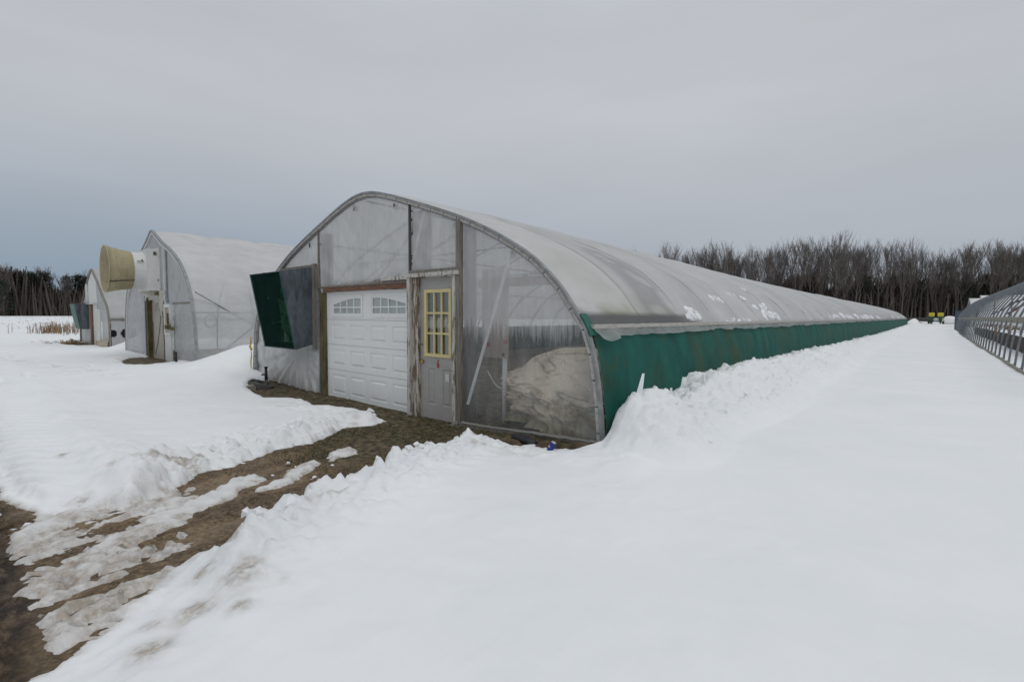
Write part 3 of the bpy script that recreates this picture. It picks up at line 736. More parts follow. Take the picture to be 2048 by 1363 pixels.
def build_main_end():
    y = YF
    # film panels
    ax, az = -10.45, .78
    def wr_left(x, z):
        r = math.hypot(x-ax, z-az); a = math.atan2(z-az, x-ax)
        f = math.sin(a*21+2*fn(x, z, 101, .9))*.5+math.sin(a*37+1.3)*.3
        k = (.016+.045*min(r, 1.2))*min(1, r/.3) if z < az+.1 else .006
        return .02+k*f*.85+.012*fn(x*1.5, z*1.5, 102)
    zb = lambda x: -.09-.05*float(sst(-11.5, -9.6, x))
    end_panel('end_film', M['end_milky'], GH, H1, XC1, -12.82, -9.5, zb, y+.02, wr_left, .04, 90, 70)
    def wr(x, z): return .012*fn(x*1.4, z*1.1, 103)+.006*math.sin((x*.8+z)*14+3*fn(x, z, 104))
    end_panel('end_film', M['end_film_up'], GH, H1, XC1, -9.46, -6.49, 2.06, y+.03, wr, .05, 60, 40)
    end_panel('end_film', M['end_film_up'], GH, H1, XC1, -6.45, -5.33, 2.2, y+.03, wr, .05, 30, 30)
    def wr_r(x, z):
        g = math.exp(-((x+2.95)/.3)**2)
        base = .014*fn(x*1.2, z, 105)+.004*math.sin(x*40+z*6)*math.exp(-((z-.05)/.22)**2)
        return base+.02*g*math.sin(z*20+x*9)*math.exp(-(z/.5)**2)
    end_panel('end_film', M['end_film'], GH, H1, XC1, -5.25, -2.87, lambda x: -.1+.11*float(sst(-5.2, -2.9, x)), y+.03, wr_r, .04, 70, 60)
    # battens and posts
    bx('stud_batten', M['wood_weather'], GH, -9.505, -9.475, y-.02, y+.015, 2.06, 3.2)
    bx('post', M['wood_dark'], GH, -9.47, -9.25, y+.06, y+.18, 2.06, 3.15)
    bx('stud_batten', M['wood_dark'], GH, -6.49, -6.455, y-.02, y+.015, 2.2, 3.34)
    bx('post', M['wood_dark'], GH, -6.44, -6.17, y+.06, y+.2, 2.2, 3.2)
    bx('corner_post', M['wood_weather'], GH, -5.345, -5.255, y-.03, y+.04, -.14, 2.93)
    bx('post', M['wood_dark'], GH, -5.25, -5.12, y+.06, y+.18, -.1, 2.85)
    # diagonal bright straps taped behind the film
    for (x0, z0, x1, z1, w) in ((-8.23, 3.6, -8.8, 2.08, .035), (-6.15, 3.2, -6.42, 2.5, .03), (-4.28, 2.5, -5.17, .2, .03)):
        m = MB(); m.hexa([(x0-w, y+.05, z0), (x0+w, y+.05, z0), (x0+w, y+.056, z0), (x0-w, y+.056, z0), (x1-w, y+.05, z1), (x1+w, y+.05, z1), (x1+w, y+.056, z1), (x1-w, y+.056, z1)][4:]+[(x0-w, y+.05, z0), (x0+w, y+.05, z0), (x0+w, y+.056, z0), (x0-w, y+.056, z0)])
        m.build('strap', M['strap'], GH)
    # beams seen through the film
    bx('cross_beam', M['wood_dark'], GH, -9.2, -6.6, y+.3, y+.42, 2.1, 2.2)
    bx('cross_beam', M['wood_red'], GH, -5.1, -3.8, y+.2, y+.26, 1.93, 2.06)
    # garage door surround
    m = MB()
    n = 24
    for i in range(n):      # red-brown header with a ragged upper edge
        xa = -9.29+(2.8)*i/n; xb = -9.29+2.8*(i+1)/n
        m.box(xa, xb, y-.03, y+.04, 1.965, 2.045+.01*fn(xa*4, 0, 111))
    m.build('header_board', M['wood_red'], GH)
    m = MB(); rows = []
    for i in range(60):     # frayed film and caulk over the header
        x = -9.45+2.97*i/59; h = 2.10+.015*fn(x*6, 1, 112)+.05*math.exp(-((x+7.25)/.35)**2)
        rows.append([(x, y-.005-.01*abs(fn(x*5, 3, 113)), 2.045), (x, y-.03-.015*abs(fn(x*9, 2, 114)), 2.06), (x, y-.012, h-.01), (x, y+.02, h)])
    m.grid(rows); m.build('film_edge', M['wood_weather'], GH, True)
    bx('lintel_board', M['peel'], GH, -7.22, -6.5, y-.06, y-.02, 2.105, 2.165)
    bx('lintel_board', M['peel'], GH, -6.5, -5.27, y-.065, y-.005, 2.125, 2.185)
    bx('lintel_board', M['wood_weather'], GH, -6.46, -5.26, y-.04, y+.02, 2.187, 2.235)
    bx('jamb', M['wood_olive'], GH, -9.47, -9.29, y-.01, y+.08, -.15, 1.963)
    bx('jamb', M['galv'], GH, -9.515, -9.475, y-.02, y+.03, -.15, 2.0)
    bx('jamb', M['peel'], GH, -6.49, -6.42, y-.06, y+.05, -.15, 2.123)
    bx('jamb', M['peel_more'], GH, -6.418, -6.27, y-.01, y+.06, -.15, 2.122)
    bx('jamb', M['peel'], GH, -5.405, -5.348, y-.05, y+.06, -.15, 2.122)
    m = MB(); m.tube([(-5.36, y-.07, -.15), (-5.33, y-.05, -.1), (-5.3, y-.02, -.08)], [.06, .05, .03], 7); m.build('rot_clump', M['wood_weather'], GH)
    bx('sill', M['tan_board'], GH, -9.3, -6.4, y-.05, y+.1, -.2, -.135)
    bx('sill', M['wood_weather'], GH, -6.4, -5.35, y-.07, y+.1, -.19, -.13)
    # bottom rail along the right film, torn film over it
    m = MB(); rows = []
    for i in range(50):
        x = -5.24+2.36*i/49; zb_ = -.1+.11*float(sst(-5.2, -2.9, x))
        rows.append([(x, y-.045, zb_-.1), (x, y-.05, zb_+.03), (x, y+.02, zb_+.045+.01*fn(x*7, 0, 115))])
    m.grid(rows); m.build('bottom_rail', M['wood_weather'], GH)
    m = MB()
    m.tube([(-5.2+2.3*i/40, y-.06+.01*fn(i, 0, 116), -.06+.115*i/40+.012*fn(i*1.7, 2, 117)) for i in range(41)], .012, 6); m.build('film_roll', M['valance'], GH, True)
    # ------------- garage door
    yd = y+.05
    gd = MB(); xs0, xs1 = -9.285, -6.495; zt = [-.135, .425, .925, 1.42, 1.962]
    W = xs1-xs0
    st = [(.018, .0), (.03, .014), (.042, .014), (.07, .0), (.075, -.004)]
    cx = [(-9.07, -8.6), (-8.4, -7.93), (-7.72, -7.24), (-7.04, -6.56)]
    for r in range(4):
        z0, z1 = zt[r]+.004, zt[r+1]-.004
        if r < 3:
            xb = [xs0]; 
            for a, b in cx: xb += [a-.03, b+.03]
            xb.append(xs1); zb2 = [z0, z0+.075, z1-.075, z1]
            panel_face(gd, xb, zb2, yd, {(1, 1), (3, 1), (5, 1), (7, 1)}, st)
        else:
            xb = [xs0, -9.08, -7.96, -7.71, -6.595, xs1]; zb2 = [z0, 1.475, 1.895, z1]
            panel_face(gd, xb, zb2, yd, set(), st, {(1, 1), (3, 1)})
        gd.quad((xs0, yd, z1), (xs1, yd, z1), (xs1, yd+.03, z1), (xs0, yd+.03, z1)); gd.quad((xs0, yd, z0), (xs0, yd+.03, z0), (xs1, yd+.03, z0), (xs1, yd, z0))
    for a, b in ((xs0, -9.08), (-7.96, -7.71), (-6.595, xs1)): gd.box(a, b, yd+.02, yd+.05, 1.47, 1.9)
    gd.box(xs0, xs1, yd+.02, yd+.05, -.13, 1.47); gd.box(xs0, xs1, yd+.02, yd+.05, 1.9, 1.96)
    door = gd.build('garage_door', M['garage'], GH)
    bx('weather_strip', M['paper'], door, xs0, xs1, yd-.006, yd+.02, -.137, -.118)
    for (xa, xb_, flip) in ((-9.08, -7.96, False), (-7.71, -6.595, True)):
        wf = MB(); z0, z1 = 1.475, 1.895
        def ring(x0, x1, za, zb_, ya, yb):     # frame moulding
            wf.box(x0, x1, ya, yb, za, za+.035); wf.box(x0, x1, ya, yb, zb_-.035, zb_); wf.box(x0, x0+.035, ya, yb, za+.035, zb_-.035); wf.box(x1-.035, x1, ya, yb, za+.035, zb_-.035)
        ring(xa, xb_, z0, z1, yd-.014, yd+.01); ring(xa+.036, xb_-.036, z0+.036, z1-.036, yd-.006, yd+.012)
        gx0, gx1, gz0 = xa+.072, xb_-.072, z0+.075
        # sunburst top: solid infill above a falling arc
        def arc(x):
            t = (x-gx0)/(gx1-gx0); t = t if not flip else 1-t
            return 1.715+.115*math.sin(min(1, t*1.02)*PI/2)
        n = 20
        for i in range(n):
            x0 = gx0+(gx1-gx0)*i/n; x1 = gx0+(gx1-gx0)*(i+1)/n
            wf.hexa([(x0, yd-.004, arc(x0)), (x1, yd-.004, arc(x1)), (x1, yd+.012, arc(x1)), (x0, yd+.012, arc(x0)), (x0, yd-.004, z1-.072), (x1, yd-.004, z1-.072), (x1, yd+.012, z1-.072), (x0, yd+.012, z1-.072)])
        for i in range(1, 4):
            xm = gx0+(gx1-gx0)*i/4; wv = .012*math.sin(i*2.1)*(1 if flip else .3)
            wf.hexa([(xm-.014, yd-.002, gz0), (xm+.014, yd-.002, gz0), (xm+.014, yd+.014, gz0), (xm-.014, yd+.014, gz0), (xm-.014+wv, yd-.002, arc(xm)+.01), (xm+.014+wv, yd-.002, arc(xm)+.01), (xm+.014+wv, yd+.014, arc(xm)+.01), (xm-.014+wv, yd+.014, arc(xm)+.01)])
        wf.box(gx0, gx1, yd-.003, yd+.013, 1.645, 1.672)
        wo = wf.build('window', M['garage'], door)
        bx('pane', M['frosted'], wo, gx0-.01, gx1+.01, yd+.016, yd+.02, gz0-.01, z1-.07)
    # ------------- entry door
    ye = y+.045
    m = MB(); xa, xb_ = -6.268, -5.407; za, zb3 = -.128, 2.12
    wx0, wx1, wz0, wz1 = -6.15, -5.51, .865, 1.925
    xbk = [xa, -6.11, -5.885, -5.74, -5.51, xb_]
    panel_face(m, [xa, -6.09, -5.89, -5.735, -5.515, xb_], [za, .09, .69, wz0+.02], ye, {(1, 1), (3, 1)}, [(.012, .0), (.024, .012), (.034, .012), (.06, .0)])
    panel_face(m, [xa, wx0+.02, wx1-.02, xb_], [wz0+.02, wz1-.02, zb3], ye, set(), [], {(1, 0)})
    m.box(xa, xb_, ye+.01, ye+.04, za, wz0+.02); m.box(xa, wx0+.02, ye+.01, ye+.04, wz0+.02, zb3); m.box(wx1-.02, xb_, ye+.01, ye+.04, wz0+.02, zb3)
    ed = m.build('entry_door', M['grey_door'], GH)
    f = MB()
    f.box(wx0, wx1, ye-.02, ye+.015, wz0, wz0+.05); f.box(wx0, wx1, ye-.02, ye+.015, wz1-.05, wz1)
    f.box(wx0, wx0+.055, ye-.02, ye+.015, wz0+.05, wz1-.05); f.box(wx1-.055, wx1, ye-.02, ye+.015, wz0+.05, wz1-.05)
    gw = (wx1-wx0-.11)/3; gh = (wz1-wz0-.1)/3
    for i in (1, 2): f.box(wx0+.055+gw*i-.014, wx0+.055+gw*i+.014, ye-.014, ye+.012, wz0+.05, wz1-.05)
    for j in (1, 2): f.box(wx0+.055, wx1-.055, ye-.012, ye+.01, wz0+.05+gh*j-.014, wz0+.05+gh*j+.014)
    f.build('window_frame', M['yellow_trim'], ed)
    bx('pane', M['glass'], ed, wx0+.03, wx1-.03, ye+.018, ye+.022, wz0+.03, wz1-.03)
    m = MB(); m.tube([(-6.205, ye, .775), (-6.205, ye-.05, .775)], [.03, .012], 12); m.tube([(-6.205, ye-.045, .775), (-6.2, ye-.06, .775), (-6.12, ye-.062, .77)], [.012, .014, .011], 10)
    m.build('handle', M['brass'], ed, True)
    tb('keyhole', M['black'], ed, [(-6.222, ye, 1.05), (-6.222, ye-.008, 1.05)], .013, 10)
    bx('paper_note', M['paper'], ed, -5.655, -5.57, ye-.004, ye, .5, .615)
    cu = bpy.data.curves.new('six', 'FONT'); cu.body = '6'; cu.size = .15; cu.extrude = .0015; cu.offset = .004; cu.align_x = 'CENTER'
    to = bpy.data.objects.new('six', cu); COL.objects.link(to); bpy.context.view_layer.update()
    me = bpy.data.meshes.new_from_object(to.evaluated_get(bpy.context.evaluated_depsgraph_get()))
    bpy.data.objects.remove(to); bpy.data.curves.remove(cu)
    me.transform(Matrix.Translation((-5.83, ye-.004, .70)) @ Matrix.Rotation(PI/2, 4, 'X') @ Matrix.Diagonal((.8, 1.15, 1, 1)))
    me.materials.clear(); me.materials.append(M['red_paint'])
    no = bpy.data.objects.new('door_number', me); COL.objects.link(no); no.parent = ed
    # ------------- exhaust fan with flared weather hood
    X0, X1 = -11.19, -9.73
    fr = bx('fan_frame', M['wood_weather'], GH, (-9.73, -9.62, y-.04, y+.03, .8, 2.56), (-11.35, -9.73, y-.01, y+.03, 2.5, 2.55), (-9.6, -9.52, y-.02, y+.03, .8, 2.5))
    m = MB()
    ft, fb = y-.68, y-.4; T0, T1, B0, B1 = 2.36, 2.48, .81, .9
    th = .012
    def side(x):  # trapezoid cheek
        m.hexa([(x, ft, T0), (x+th, ft, T0), (x+th, fb, B0), (x, fb, B0), (x, y-.04, T1), (x+th, y-.04, T1), (x+th, y-.04, B1), (x, y-.04, B1)])
    side(X0); side(X1-th)
    m.hexa([(X0, ft, T0), (X1, ft, T0), (X1, y-.04, T1), (X0, y-.04, T1), (X0, ft, T0+th), (X1, ft, T0+th), (X1, y-.04, T1+th), (X0, y-.04, T1+th)])
    m.hexa([(X0, fb, B0-th), (X1, fb, B0-th), (X1, y-.04, B1-th), (X0, y-.04, B1-th), (X0, fb, B0), (X1, fb, B0), (X1, y-.04, B1), (X0, y-.04, B1)])
    hood = m.build('fan_hood', M['galv_sheet'], GH)
    m = MB(); m.hexa([(X0+.013, ft-.004, T0-.01), (X1-.013, ft-.004, T0-.01), (X1-.013, ft+.002, T0-.01), (X0+.013, ft+.002, T0-.01), (X0+.013, fb-.004, B0+.01), (X1-.013, fb-.004, B0+.01), (X1-.013, fb+.002, B0+.01), (X0+.013, fb+.002, B0+.01)][4:]+[(X0+.013, ft-.004, T0-.01), (X1-.013, ft-.004, T0-.01), (X1-.013, ft+.002, T0-.01), (X0+.013, ft+.002, T0-.01)])
    m.build('fan_screen', M['screen'], hood)
    m = MB()
    for x in (X0, X0+.72, X1-.01): m.tube([(x, ft-.01, T0), (x, fb-.01, B0)] if x != X0+.72 else [(x, ft-.01, T0), (x, ft-.01, T0+.02)], .008, 6)
    for x in (X0, X0+.7):
        for t in (0, .33, .66, 1): m.box(x-.012, x+.012, ft+(fb-ft)*t-.015, ft+(fb-ft)*t, T0+(B0-T0)*t-.012, T0+(B0-T0)*t+.012)
    m.build('screen_clip', M['green_tape'], hood)
    cxf, czf = (X0+X1)/2, 1.65
    m = MB(); ringp = [(cxf+.66*math.cos(a), y-.05, czf+.66*math.sin(a)) for a in np.linspace(0, 2*PI, 41)]
    m.tube(ringp, .05, 8, False)
    for k in range(4):
        xq = X0+.02+(X1-X0-.04)*k/4; m.box(xq, xq+.02, y-.04, y+.01, .9, 2.46)
    m.build('fan_ring', M['fan_ring'], hood, True)
    m = MB()
    for k in range(5):
        a = k*2*PI/5+.5; ca, sa = math.cos(a), math.sin(a)
        pts = []
        for r, w in ((.1, .06), (.3, .13), (.55, .16)):
            pts.append([(cxf+ca*r-sa*w, y-.13, czf+sa*r+ca*w), (cxf+ca*r+sa*w, y-.2, czf+sa*r-ca*w)])
        m.grid(pts)
    m.tube([(cxf, y-.1, czf), (cxf, y-.24, czf)], .1, 12)
    m.box(cxf-.11, cxf+.02, y-.3, y-.1, czf-.35, czf-.15)
    m.build('fan_blades', M['fan_metal'], hood)
    tb('fan_strut', M['fan_metal'], hood, [(cxf-.68, y-.16, czf-.3), (cxf+.68, y-.16, czf-.25)], .025, 6)
build_main_end()

# things inside, seen through the film
def tarp():
    rows = []; cr = []; pl = []; cx, cy = -3.84, 5.95
    nu, nv = 170, 110
    U = np.linspace(0, 2*PI, nu); V = np.linspace(0, 1, nv)
    for v in V:
        row = []
        for u in U:
            ca, sa = math.cos(u), math.sin(u)
            rx = (1.06 if ca < 0 else .78); ry = .82
            r = math.sin(v*PI/2)**.7; h = math.cos(v*PI/2)**.62
            x = cx+.14*(1-r)+rx*r*ca; yv = cy+ry*r*sa; z = 1.06*h
            low = float(sst(.62, .45, z+.1*fn(x*2, yv*2, 121)+.14*ca))
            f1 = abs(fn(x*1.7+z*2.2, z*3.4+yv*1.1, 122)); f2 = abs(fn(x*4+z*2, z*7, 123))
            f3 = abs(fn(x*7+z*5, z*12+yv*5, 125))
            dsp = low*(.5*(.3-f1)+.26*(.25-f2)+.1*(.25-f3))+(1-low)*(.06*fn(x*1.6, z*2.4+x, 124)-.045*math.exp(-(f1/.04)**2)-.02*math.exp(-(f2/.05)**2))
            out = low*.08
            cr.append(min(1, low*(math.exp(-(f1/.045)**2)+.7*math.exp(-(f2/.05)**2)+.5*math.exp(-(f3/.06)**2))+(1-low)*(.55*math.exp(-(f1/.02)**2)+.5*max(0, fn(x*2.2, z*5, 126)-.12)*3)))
            pl.append(max(0, min(1, low*(1.6*fn(x*2.4+z, z*2.2, 127)+.25))))
            x += (dsp+out)*ca; yv = max(5.0, yv+(dsp+out)*sa); z = max(-.02, z+dsp*.5*h)
            row.append((x, yv, z))
        rows.append(row)
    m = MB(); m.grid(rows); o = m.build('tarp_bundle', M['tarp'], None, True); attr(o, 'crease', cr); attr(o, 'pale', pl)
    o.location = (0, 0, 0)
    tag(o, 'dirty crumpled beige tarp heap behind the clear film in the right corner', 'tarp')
tarp()
t = thing('notice_board', (-4.86, 5.2, 0), 'pale plywood board standing behind the film right of the grey door', 'board')
bx('board', M['plywood'], t, -5.12, -4.6, 5.2, 5.22, .9, 2.2); bx('latch', M['black'], t, -4.7, -4.66, 5.19, 5.2, .93, .98)
bx('stamp', M['red_paint'], t, -4.68, -4.6, 5.194, 5.199, 1.12, 1.17); bx('stamp', M['red_paint'], t, -5.02, -4.95, 5.194, 5.199, 1.06, 1.12)
tb('post', M['white_pvc'], t, [(-4.69, 5.24, -.06), (-4.69, 5.24, .95)], .036, 10)
m = MB(); m.tube([(-5.1+.012*i*2.4, 5.3, .68-.24*math.sin(i/20*PI)) for i in range(21)], .011, 6)
o = m.build('hanging_hose', M['white_pvc'], None, True); tag(o, 'thin pale hose drooping in a loop behind the film below the plywood board', 'hose')

# ------------------------------------------------------------------ second greenhouse (gothic, with exhaust cone)
XC2 = -22.02
G2 = thing('gothic_greenhouse', (XC2, YF, -.2), 'pointed gothic greenhouse in milky film with a yellowed round exhaust cone over its beige door', 'greenhouse')
def covered(root, half, xc, length, bay, film_mat, zmin, nb_hoops, amp):
    nP = 70; prof = resample(half, xc, nP, zmin); NB = int((length-YF)/bay); per = 6
    rows = []
    s = np.linspace(0, 1, nP); env = np.sin(PI*s)**.3
    for k in range(NB*per+1):
        y = YF+k*bay/per; ph = (k % per)/per
        D = .01+amp*math.sin(PI*ph)**.7*env+.012*fbm(s*10, np.full(nP, y*1.3), 131, 3)
        rows.append([(prof[j, 0]+prof[j, 2]*D[j], y, prof[j, 1]+prof[j, 3]*D[j]) for j in range(nP)])
    m = MB(); m.grid(rows); m.build('roof_film', film_mat, root, True)
    hp = resample(half, xc, 40)
    for k in range(1, nb_hoops+1):
        mb = MB(); mb.tube([(x-nx*.03, YF+k*bay, z-nz*.03) for x, z, nx, nz in hp], .03, 6, False); mb.build('hoop', M['galv'], root, True)
    P = resample(half, xc, 40); m = MB(); m.poly([(x, YF+NB*bay-.05, z) for x, z, _, _ in P]); m.build('far_end_film', M['film_three'], root)
covered(G2, H2, XC2, 66, 1.78, M['film_two'], None, 12, .045)
def build_two():
    y = YF
    pf = resample(H2, XC2, 80)
    sweep_arch(pf, -.03, .05, y-.05, y+.03).build('arch_rail', M['alu'], G2)
    sweep_arch(pf, -.11, -.04, y-.03, y+.02).build('arch_batten', M['white_pvc'], G2)
    def wr(x, z): return .02*fn(x*1.5, z*1.2, 141)
    def wr_low(x, z):
        k = float(sst(1.9, 1.3, z)); a = math.atan2(z-2.1, x+18.8)
        return .015*fn(x*1.5, z, 142)+k*.035*math.sin(a*34+2*fn(x, z, 143))
    end_panel('end_film', M['film_two_end'], G2, H2, XC2, -26.6, -23.25, -.25, y+.03, lambda x, z: .06*math.sin(x*2.4)+.03*fn(x*1.5, z, 144), .06, 50, 50)
    end_panel('end_film', M['film_two_end'], G2, H2, XC2, -23.2, -20.55, 2.1, y+.03, wr, .06, 40, 30)
    end_panel('end_film', M['film_two_end'], G2, H2, XC2, -20.5, -19.76, 1.84, y+.03, wr, .06, 20, 30)
    end_panel('end_film', M['film_two_end'], G2, H2, XC2, -19.74, -17.36, -.22, y+.03, wr_low, .06, 60, 50)
    bx('cross_board', M['wood_weather'], G2, -19.74, -17.6, y+.0, y+.03, 1.83, 1.89)
    bx('corner_stud', M['white_pvc'], G2, -20.53, -20.45, y-.05, y+.06, 1.84, 3.85); bx('corner_stud', M['galv'], G2, -20.36, -20.3, y-.02, y+.03, 1.9, 3.8)
    bx('jamb', M['wood_olive'], G2, -22.75, -22.62, y-.1, y+.12, -.26, 2.1); bx('jamb', M['galv'], G2, -23.25, -23.15, y-.06, y+.04, -.26, 2.2)
    bx('jamb_face', M['wood_weather'], G2, -23.13, -22.77, y+.06, y+.1, -.26, 2.1)
    bx('jamb', M['wood_weather'], G2, -20.55, -20.5, y-.05, y+.08, -.24, 2.0)
    # beige sectional door with a fan-light
    m = MB(); z = [-.24, .42, .95, 1.48, 2.0]
    for r in range(4):
        a, b = z[r]+.005, z[r+1]-.005
        if r < 3: panel_face(m, [-22.6, -22.52, -21.63, -21.53, -20.64, -20.56], [a, a+.06, b-.06, b], y+.05, {(1, 1), (3, 1)}, [(.015, 0), (.03, .01), (.05, 0)])
        else: m.box(-22.6, -20.56, y+.05, y+.07, a, b)
    m.box(-22.6, -20.56, y+.07, y+.1, -.24, 2.0)
    d2 = m.build('sectional_door', M['beige'], G2)
    m = MB()
    cx, r0 = -21.75, .42
    outer = [(cx+.5*math.cos(a), y+.035, 1.56+.38*math.sin(a)) for a in np.linspace(0, PI, 17)]; inner = [(cx+.44*math.cos(a), y+.035, 1.585+.31*math.sin(a)) for a in np.linspace(0, PI, 17)]
    m.grid([outer, inner]); m.box(cx-.5, cx+.5, y+.03, y+.049, 1.535, 1.575)
    for xo in (-.22, 0, .22): m.box(cx+xo-.025, cx+xo+.025, y+.03, y+.048, 1.575, 1.56+.36*math.cos(xo*2.2))
    w = m.build('fan_light', M['beige'], d2)
    m = MB(); m.poly([(cx+.46*math.cos(a), y+.045, 1.57+.34*math.sin(a)) for a in np.linspace(0, PI, 17)]); m.build('pane', M['frosted'], w)
    m = MB()
    for pts in ([(-21.35, 1.6), (-21.6, .95), (-21.95, .35), (-22.3, -.05)], [(-21.15, 1.6), (-21.08, .9), (-21.05, .3), (-21.1, -.15)], [(-21.2, 1.55), (-20.95, 1.25), (-20.8, 1.0)], [(-22.5, 1.2), (-22.48, .4), (-22.4, .0)]):
        m.tube([(a, y+.045, b) for a, b in pts], .012, 5)
    for i in range(8): m.box(-21.28+.02*i-.012, -21.28+.02*i+.012, y+.04, y+.05, 1.35-.11*i, 1.375-.11*i)
    m.build('rub_marks', M['crack'], d2)
    # torn insulation skirt hanging over the door
    rows = []
    for i in range(60):
        x = -23.15+2.75*i/59
        lowz = 2.02-.10*math.sin(i*.19)*0-.05*abs(fn(x*4, 0, 145))-(.6*math.exp(-((x+20.95)/.22)**2))-(.1*math.exp(-((x+21.6)/.3)**2))
        rows.append([(x, y-.04-.05*abs(fn(x*3, t*4, 146)), 2.33+(lowz-2.33)*t) for t in np.linspace(0, 1, 12)])
    m = MB(); m.grid(rows); m.build('torn_insulation', M['foam'], G2, True)
    # side panel door
    f = MB(); f.box(-20.47, -20.37, y-.09, y-.02, .75, 1.84); f.box(-19.83, -19.74, y-.09, y-.02, .75, 1.84); f.box(-20.37, -19.83, y-.09, y-.02, 1.72, 1.84); f.box(-20.37, -19.83, y-.09, y-.02, .75, .84)
    sd = f.build('panel_frame', M['white_pvc'], G2)
    bx('panel', M['tan_board'], sd, -20.36, -19.84, y-.05, y-.03, .84, 1.72)
    bx('lower_panel', M['white_box'], G2, -20.46, -19.75, y-.07, y-.02, -.25, .74)
    m = MB(); m.tube([(-19.8, y-.14, 1.52), (-19.68, y-.16, 1.2), (-19.5, y-.16, 1.06)], [.03, .04, .03], 7); m.box(-19.95, -19.6, y-.2, y-.1, .98, 1.12); m.box(-19.55, -19.25, y-.18, y-.1, .96, 1.06); m.box(-19.24, -19.14, y-.18, y-.1, .95, 1.05)
    m.build('latch_arm', M['wood_olive'], G2)
    # housing, duct and cone
    hx0, hx1, hz0, hz1 = -22.72, -21.2, 2.33, 3.82
    m = MB(); m.box(hx0, hx1, y-.34, y-.02, hz0, hz1); m.box(hx0-.04, hx1+.05, y-.03, y+.01, hz0-.06, hz1+.06)
    hs = m.build('fan_housing', M['white_box'], G2)
    bx('drip_flap', M['foam'], hs, (hx0+.1, hx1-.1, y-.3, y-.05, hz0-.07, hz0-.005)); bx('bracket', M['wood_olive'], hs, (hx1+.001, hx1+.02, y-.17, y-.08, hz1-.22, hz1-.1), (hx1-.25, hx1+.02, y-.12, y-.02, hz0-.16, hz0-.06), (hx1+.001, hx1+.012, y-.06, y-.02, hz0+.35, hz0+.42))
    cx, cz = -21.97, 3.06
    def lathe(prof, n=48, thick=None):
        mb = MB(); rows = []
        for (yy, r, zo) in prof: rows.append([(cx+r*math.cos(a), yy, cz+zo+r*math.sin(a)) for a in np.linspace(0, 2*PI, n+1)])
        mb.grid(rows); return mb
    du = lathe([(y-.33, .70, 0), (y-.5, .665, 0), (y-.75, .655, 0)]).build('duct', M['white_box'], G2, True)
    cone = lathe([(y-.7, .672, 0), (y-1.0, .715, 0), (y-1.42, .83, 0), (y-1.42, .805, 0), (y-1.0, .69, 0), (y-.7, .65, 0)]).build('exhaust_cone', M['cone'], G2)
    cone.data.polygons.foreach_set('use_smooth', [True]*len(cone.data.polygons))
    m = MB(); m.tube([(cx+.83*math.cos(a), y-1.42, cz+.83*math.sin(a)) for a in np.linspace(0, 2*PI, 41)], .012, 6, False); m.build('cone_rim', M['cone_in'], cone, True)
    m = MB(); rows = []
    for yy, r in ((y-.69, .677), (y-1.0, .721), (y-1.425, .838)): rows.append([(cx+r*math.cos(a), yy, cz+r*math.sin(a)) for a in np.linspace(-.62, -.57, 3)])
    m.grid(rows)
    for k, (yy, a) in enumerate([(y-.72, -.55), (y-.9, -.56), (y-1.1, -.55), (y-1.25, -.55), (y-1.38, -.55), (y-1.2, .5), (y-.72, .1), (y-.73, -.9), (y-1.2, -.95)]):
        r = .68+.15*max(0, (y-.75-yy)/.67); p = (cx+(r+.006)*math.cos(a), yy, cz+(r+.006)*math.sin(a)); m.tube([p, (p[0]+.012, p[1], p[2])], .014, 6)
    m.build('cone_seam', M['crack'], cone)
    m = MB(); m.tube([(cx, y-.75, cz), (cx, y-.6, cz)], .12, 12)
    for k in range(4):
        a = k*PI/2+.4; m.quad((cx+.1*math.cos(a), y-.66, cz+.1*math.sin(a)), (cx+.6*math.cos(a-.15), y-.7, cz+.6*math.sin(a-.15)), (cx+.6*math.cos(a+.25), y-.62, cz+.6*math.sin(a+.25)), (cx+.1*math.cos(a+.8), y-.62, cz+.1*math.sin(a+.8)))
    m.build('fan_blades', M['fan_metal'], G2)
    m = MB(); m.tube([(hx1+.004, y-.5, cz+.33), (hx1+.014, y-.5, cz+.33)], .03, 8); m.box(-21.32, -21.3, y-.62, y-.42, cz+.28, cz+.31); m.build('badge', M['hose'], du)
    # frame members showing through the side film
    for a, b, r in (((-17.36, 4.95, 2.2), (-17.36, 6.7, 1.1), .024), ((-17.36, 6.68, 1.1), (-17.36, 5.6, .2), .024), ((-17.5, 4.95, 1.55), (-17.5, 12, 1.58), .022)):
        a = (a[0]-.14, a[1], a[2]); b = (b[0]-.14, b[1], b[2]); tb('side_brace', M['galv'], G2, [a, b], r, 6)
    for k in range(2):
        m = MB(); m.tube([(-17.62, 5.4+.17*math.cos(a)+.02*k, 1.28+.2*math.sin(a)) for a in np.linspace(0, 2*PI, 25)], .012, 5, False); m.build('hose_loop', M['galv'], G2, True)
    m = MB(); m.tube([(-17.62, 5.6+.9*i/16, 1.5-.2*math.sin(i/16*PI)) for i in range(17)], .012, 5); m.build('hose_loop', M['galv'], G2, True)
    tb('ridge_pipe', M['galv'], G2, [(XC2, y+.1, 4.44), (XC2, 60, 4.44)], .025, 6)
build_two()

